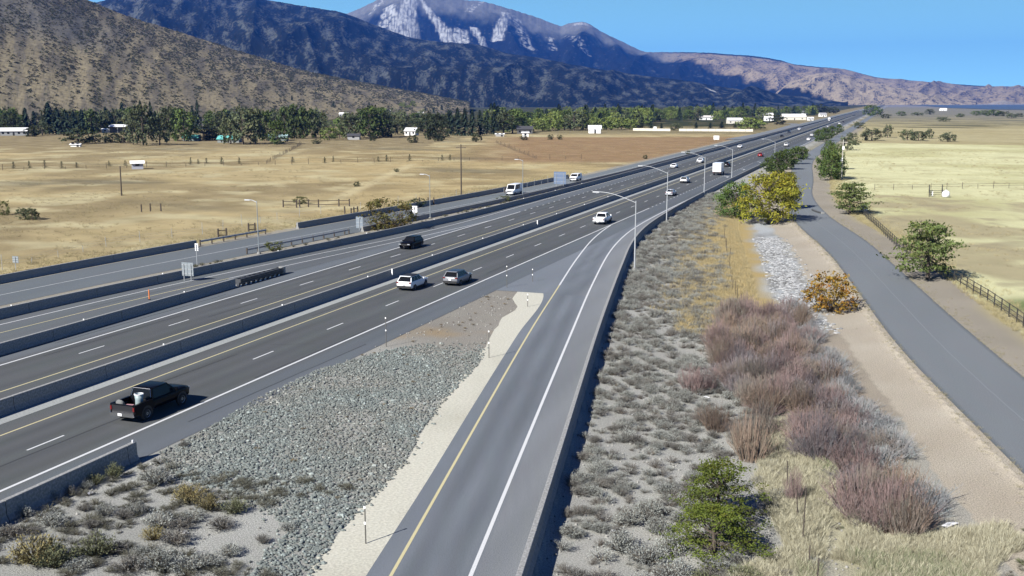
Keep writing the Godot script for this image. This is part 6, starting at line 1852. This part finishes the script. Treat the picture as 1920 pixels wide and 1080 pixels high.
# ---------------------------------------------------------------- buildings
func house(n: String, p: Vector2, yaw: float, w: float, d: float, h: float, rise: float, wall: Color, roof: Color, label: String, windows := 3, open_front := false) -> Node3D:
	var o := thing(n, gp(p, 0.0), yaw, label, "building")
	var wm := mat("wall_%s" % wall.to_html(false), wall, 0.85)
	var rm := mat("roof_%s" % roof.to_html(false), roof, 0.7)
	var st := begin()
	# ridge runs along x; the front faces +z, towards the highway
	var z := d / 2
	for s: float in [-1.0, 1.0]:
		quad(st, Vector3(s * w / 2, -0.5, -z), Vector3(s * w / 2, -0.5, z), Vector3(s * w / 2, h, z), Vector3(s * w / 2, h, -z))
		for v: Vector3 in [Vector3(s * w / 2, h, -z), Vector3(s * w / 2, h, z), Vector3(s * w / 2, h + rise, 0)]:
			st.add_vertex(v)
		if not (open_front and s > 0.0):
			quad(st, Vector3(-w / 2, -0.5, s * z), Vector3(w / 2, -0.5, s * z), Vector3(w / 2, h, s * z), Vector3(-w / 2, h, s * z))
	put(st, "wall", wm, o)
	st = begin()
	var e := 0.5
	for s: float in [-1.0, 1.0]:
		var k := rise / z
		var a := Vector3(-w / 2 - e, h + rise + 0.08, 0)
		var b := Vector3(w / 2 + e, h + rise + 0.08, 0)
		var c := Vector3(w / 2 + e, h - e * k + 0.08, s * (z + e))
		var g := Vector3(-w / 2 - e, h - e * k + 0.08, s * (z + e))
		quad(st, a, b, c, g)
		quad(st, a + Vector3(0, -0.16, 0), b + Vector3(0, -0.16, 0), c + Vector3(0, -0.16, 0), g + Vector3(0, -0.16, 0))
		quad(st, c, g, g + Vector3(0, -0.16, 0), c + Vector3(0, -0.16, 0))
	put(st, "roof", rm, o)
	if open_front:
		for x: float in [-w / 2 + 0.1, 0.0, w / 2 - 0.1]:
			part_box(o, "post", Vector3(x, h / 2, z - 0.1), Vector3(0.2, h, 0.2), wm)
	else:
		for k in windows:
			var x := lerpf(-w / 2, w / 2, (k + 0.5) / windows)
			if windows > 1 and k == windows / 2:
				part_box(o, "door", Vector3(x, 1.05, z + 0.03), Vector3(1.0, 2.1, 0.08), M.black_trim)
			else:
				part_box(o, "window", Vector3(x, 1.6, z + 0.03), Vector3(1.2, 1.1, 0.08), M.window_glass)
	return o

func build_buildings() -> void:
	var white := Color(0.76, 0.76, 0.76)
	var cream := Color(0.6, 0.57, 0.5)
	var grey := Color(0.3, 0.3, 0.31)
	var dark := Color(0.05, 0.05, 0.055)
	var teal := Color(0.12, 0.42, 0.40)
	# turned so that the long front looks across the pasture towards the camera
	var f := deg_to_rad(20.0)
	house("farm_house", Vector2(-513.2, 509.3), f + 0.3, 15.0, 9.0, 2.9, 1.8, Color(0.28, 0.29, 0.30), white, "low pale-roofed house at the far left below the conifers", 5)
	house("carport", Vector2(-490.2, 576.9), f, 11.0, 8.0, 4.2, 1.2, Color(0.35, 0.34, 0.33), white, "open-fronted white-roofed barn behind the pasture at left", 1, true)
	house("shed", Vector2(-499.0, 573.7), f, 4.6, 2.6, 2.3, 0.5, white, white, "small white trailer beside the open-fronted barn", 1)
	house("farm_building", Vector2(-321.6, 460.6), f, 11.0, 8.0, 1.9, 1.6, Color(0.2, 0.22, 0.22), teal, "teal-roofed farm building behind the pasture's back edge", 3)
	house("farm_building", Vector2(-354.1, 472.4), f, 8.0, 6.0, 1.8, 1.3, Color(0.15, 0.18, 0.17), Color(0.08, 0.30, 0.25), "dark green-roofed outbuilding left of the teal-roofed building", 1)
	house("farm_building", Vector2(-310.4, 488.2), f, 10.0, 6.0, 2.0, 1.4, Color(0.14, 0.16, 0.16), Color(0.25, 0.36, 0.36), "grey-teal roofed outbuilding under the poplars", 3)
	house("farm_house", Vector2(-495.3, 677.1), f - 0.4, 8.0, 7.0, 5.0, 2.0, Color(0.33, 0.31, 0.3), dark, "grey house among the trees above the teal-roofed building", 3)
	house("field_shed", Vector2(-221.8, 268.0), f + 0.35, 3.4, 2.6, 2.0, 0.55, Color(0.36, 0.37, 0.43), white, "small grey-fronted white shed alone in the western pasture", 1)
	house("stock_trailer", Vector2(-359.1, 392.4), f, 4.4, 2.0, 1.1, 0.25, white, white, "low white trailer at the back edge of the pasture", 2)
	house("garage", Vector2(-279.7, 516.2), f, 6.5, 5.0, 2.3, 1.0, Color(0.3, 0.3, 0.3), dark, "dark-roofed garage at the pasture's back edge under leafy trees", 1)
	house("shed", Vector2(-277.8, 516.9), f, 2.2, 2.2, 2.4, 0.4, white, white, "little white shed beside the dark-roofed garage", 1)
	house("farm_house", Vector2(-281.1, 593.3), f - 0.3, 7.0, 6.0, 3.0, 1.8, white, Color(0.5, 0.5, 0.5), "white house above the pasture, left of the dark stand", 3)
	house("farm_house", Vector2(-225.6, 647.8), f, 10.0, 6.0, 3.2, 1.8, Color(0.09, 0.09, 0.09), dark, "dark house behind a white shed right of the dark stand", 3)
	house("shed", Vector2(-205.0, 589.6), f, 3.8, 2.6, 2.6, 0.4, white, white, "white shed in front of the dark house", 1)
	house("stock_trailer", Vector2(-222.6, 593.3), f, 5.0, 2.2, 1.5, 0.3, Color(0.4, 0.4, 0.4), white, "white-topped trailer at the foot of the dark stand", 2)
	house("shed", Vector2(-254.7, 649.5), f, 2.4, 2.0, 2.2, 0.4, white, white, "tiny white shed under the dark stand", 1)
	var o := house("farm_house", Vector2(-185.8, 674.4), f, 8.0, 6.0, 3.0, 2.2, white, Color(0.62, 0.63, 0.66), "large white house with several gables at the brown field's far edge", 5)
	for s: float in [-1.0, 1.0]:
		var st := begin()
		var x := 2.1 * s
		quad(st, Vector3(x - 1.5, 0, 4.4), Vector3(x + 1.5, 0, 4.4), Vector3(x + 1.5, 3.4, 4.4), Vector3(x - 1.5, 3.4, 4.4))
		for v: Vector3 in [Vector3(x - 1.5, 3.4, 4.4), Vector3(x + 1.5, 3.4, 4.4), Vector3(x, 5.2, 4.4)]:
			st.add_vertex(v)
		for e: float in [-1.5, 1.5]:
			quad(st, Vector3(x + e, 0, 4.4), Vector3(x + e, 0, 3.4), Vector3(x + e, 3.4, 3.4), Vector3(x + e, 3.4, 4.4))
			quad(st, Vector3(x, 5.25, 4.6), Vector3(x, 5.25, 0.0), Vector3(x + e * 1.15, 3.3, 0.0), Vector3(x + e * 1.15, 3.3, 4.6))
		put(st, "gable", mat("gable_white", Color(0.74, 0.74, 0.74), 0.8), o)
	for q: Array in [[Vector2(-176.7, 745.5), Vector2(-148.5, 741.2), "long low cream wall behind the brown field, left stretch"], [Vector2(-142.8, 743.2), Vector2(-91.6, 747.8), "long low cream wall behind the brown field, right stretch"]]:
		var a: Vector2 = q[0]
		var b: Vector2 = q[1]
		var w := thing("field_wall", Vector3.ZERO, 0.0, q[2], "wall")
		var k := maxi(2, roundi(a.distance_to(b) / 5.0))
		for j in k:
			var p0 := a.lerp(b, float(j) / k)
			var p1 := a.lerp(b, (j + 0.97) / k)
			var st := begin()
			var dir := Vector3(p1.x - p0.x, 0, -(p1.y - p0.y))
			box(st, gp((p0 + p1) / 2.0, 0.8), Vector3(dir.length(), 1.7, 0.25), Basis(Vector3.UP, atan2(-dir.z, dir.x)))
			put(st, "wall_panel", mat("cream_wall", Color(0.62, 0.58, 0.5), 0.9), w)
	for q: Array in [
		[Vector2(-200.8, 1201.6), 15.0, 8.0, 3.2, white, Color(0.5, 0.47, 0.45), "white-walled long house behind the cream wall, farthest left of the ranch group"],
		[Vector2(-141.4, 1010.1), 14.0, 9.0, 3.4, cream, white, "white metal-roofed shed behind the light green tree by the highway"],
		[Vector2(-126.2, 1159.5), 9.0, 8.0, 3.0, white, white, "small white-gabled barn left of the long ranch building"],
		[Vector2(-164.8, 1479.1), 18.0, 9.0, 3.0, cream, white, "white-roofed long shed behind the white-gabled barn"],
		[Vector2(-107.2, 1235.5), 26.0, 12.0, 4.0, cream, white, "long cream ranch building with white roof near the highway"],
		[Vector2(-140.3, 1809.4), 10.0, 8.0, 3.4, white, white, "white house behind the long ranch building, by the highway"],
		[Vector2(-91.8, 1505.5), 9.0, 8.0, 3.6, white, grey, "white house nearest the highway, right of the ranch buildings"],
		[Vector2(-86.5, 1207.5), 6.0, 5.0, 2.6, white, white, "small white hut right of the long ranch building"],
		[Vector2(-159.5, 1883.5), 7.0, 6.0, 3.2, white, Color(0.45, 0.42, 0.4), "small pale house behind the ranch, half hidden by trees"],
		[Vector2(-275.9, 1294.3), 6.0, 5.0, 3.0, white, white, "tiny white house in the far wooded belt"],
		[Vector2(-383.2, 1721.5), 7.0, 5.0, 3.2, white, white, "tiny white house high in the far wooded belt"],
		[Vector2(102.0, 2518.5), 14.0, 8.0, 4.0, white, white, "tiny white building far across the flats at right"]]:
		house("ranch_building", q[0], f, q[1], q[2], q[3], float(q[2]) * 0.22, q[4], q[5], q[6], 3)
	for q: Array in [[Vector2(-571.2, 1032.0), 9.0, "white-roofed house at the foot of the brush hill, above the poplars"], [Vector2(-683.7, 1239.9), 8.0, "pale-roofed house above another on the lower brush hill"], [Vector2(-675.6, 1349.3), 8.0, "pale house on the lower brush hill near the single light tree"], [Vector2(-520.3, 1123.5), 6.0, "small white house low on the brush hill's right end"]]:
		var hh := house("hill_house", q[0], f, q[1], 7.0, 3.0, 1.6, Color(0.5, 0.5, 0.5), white, q[2], 3)
		hh.position.y = 4.0
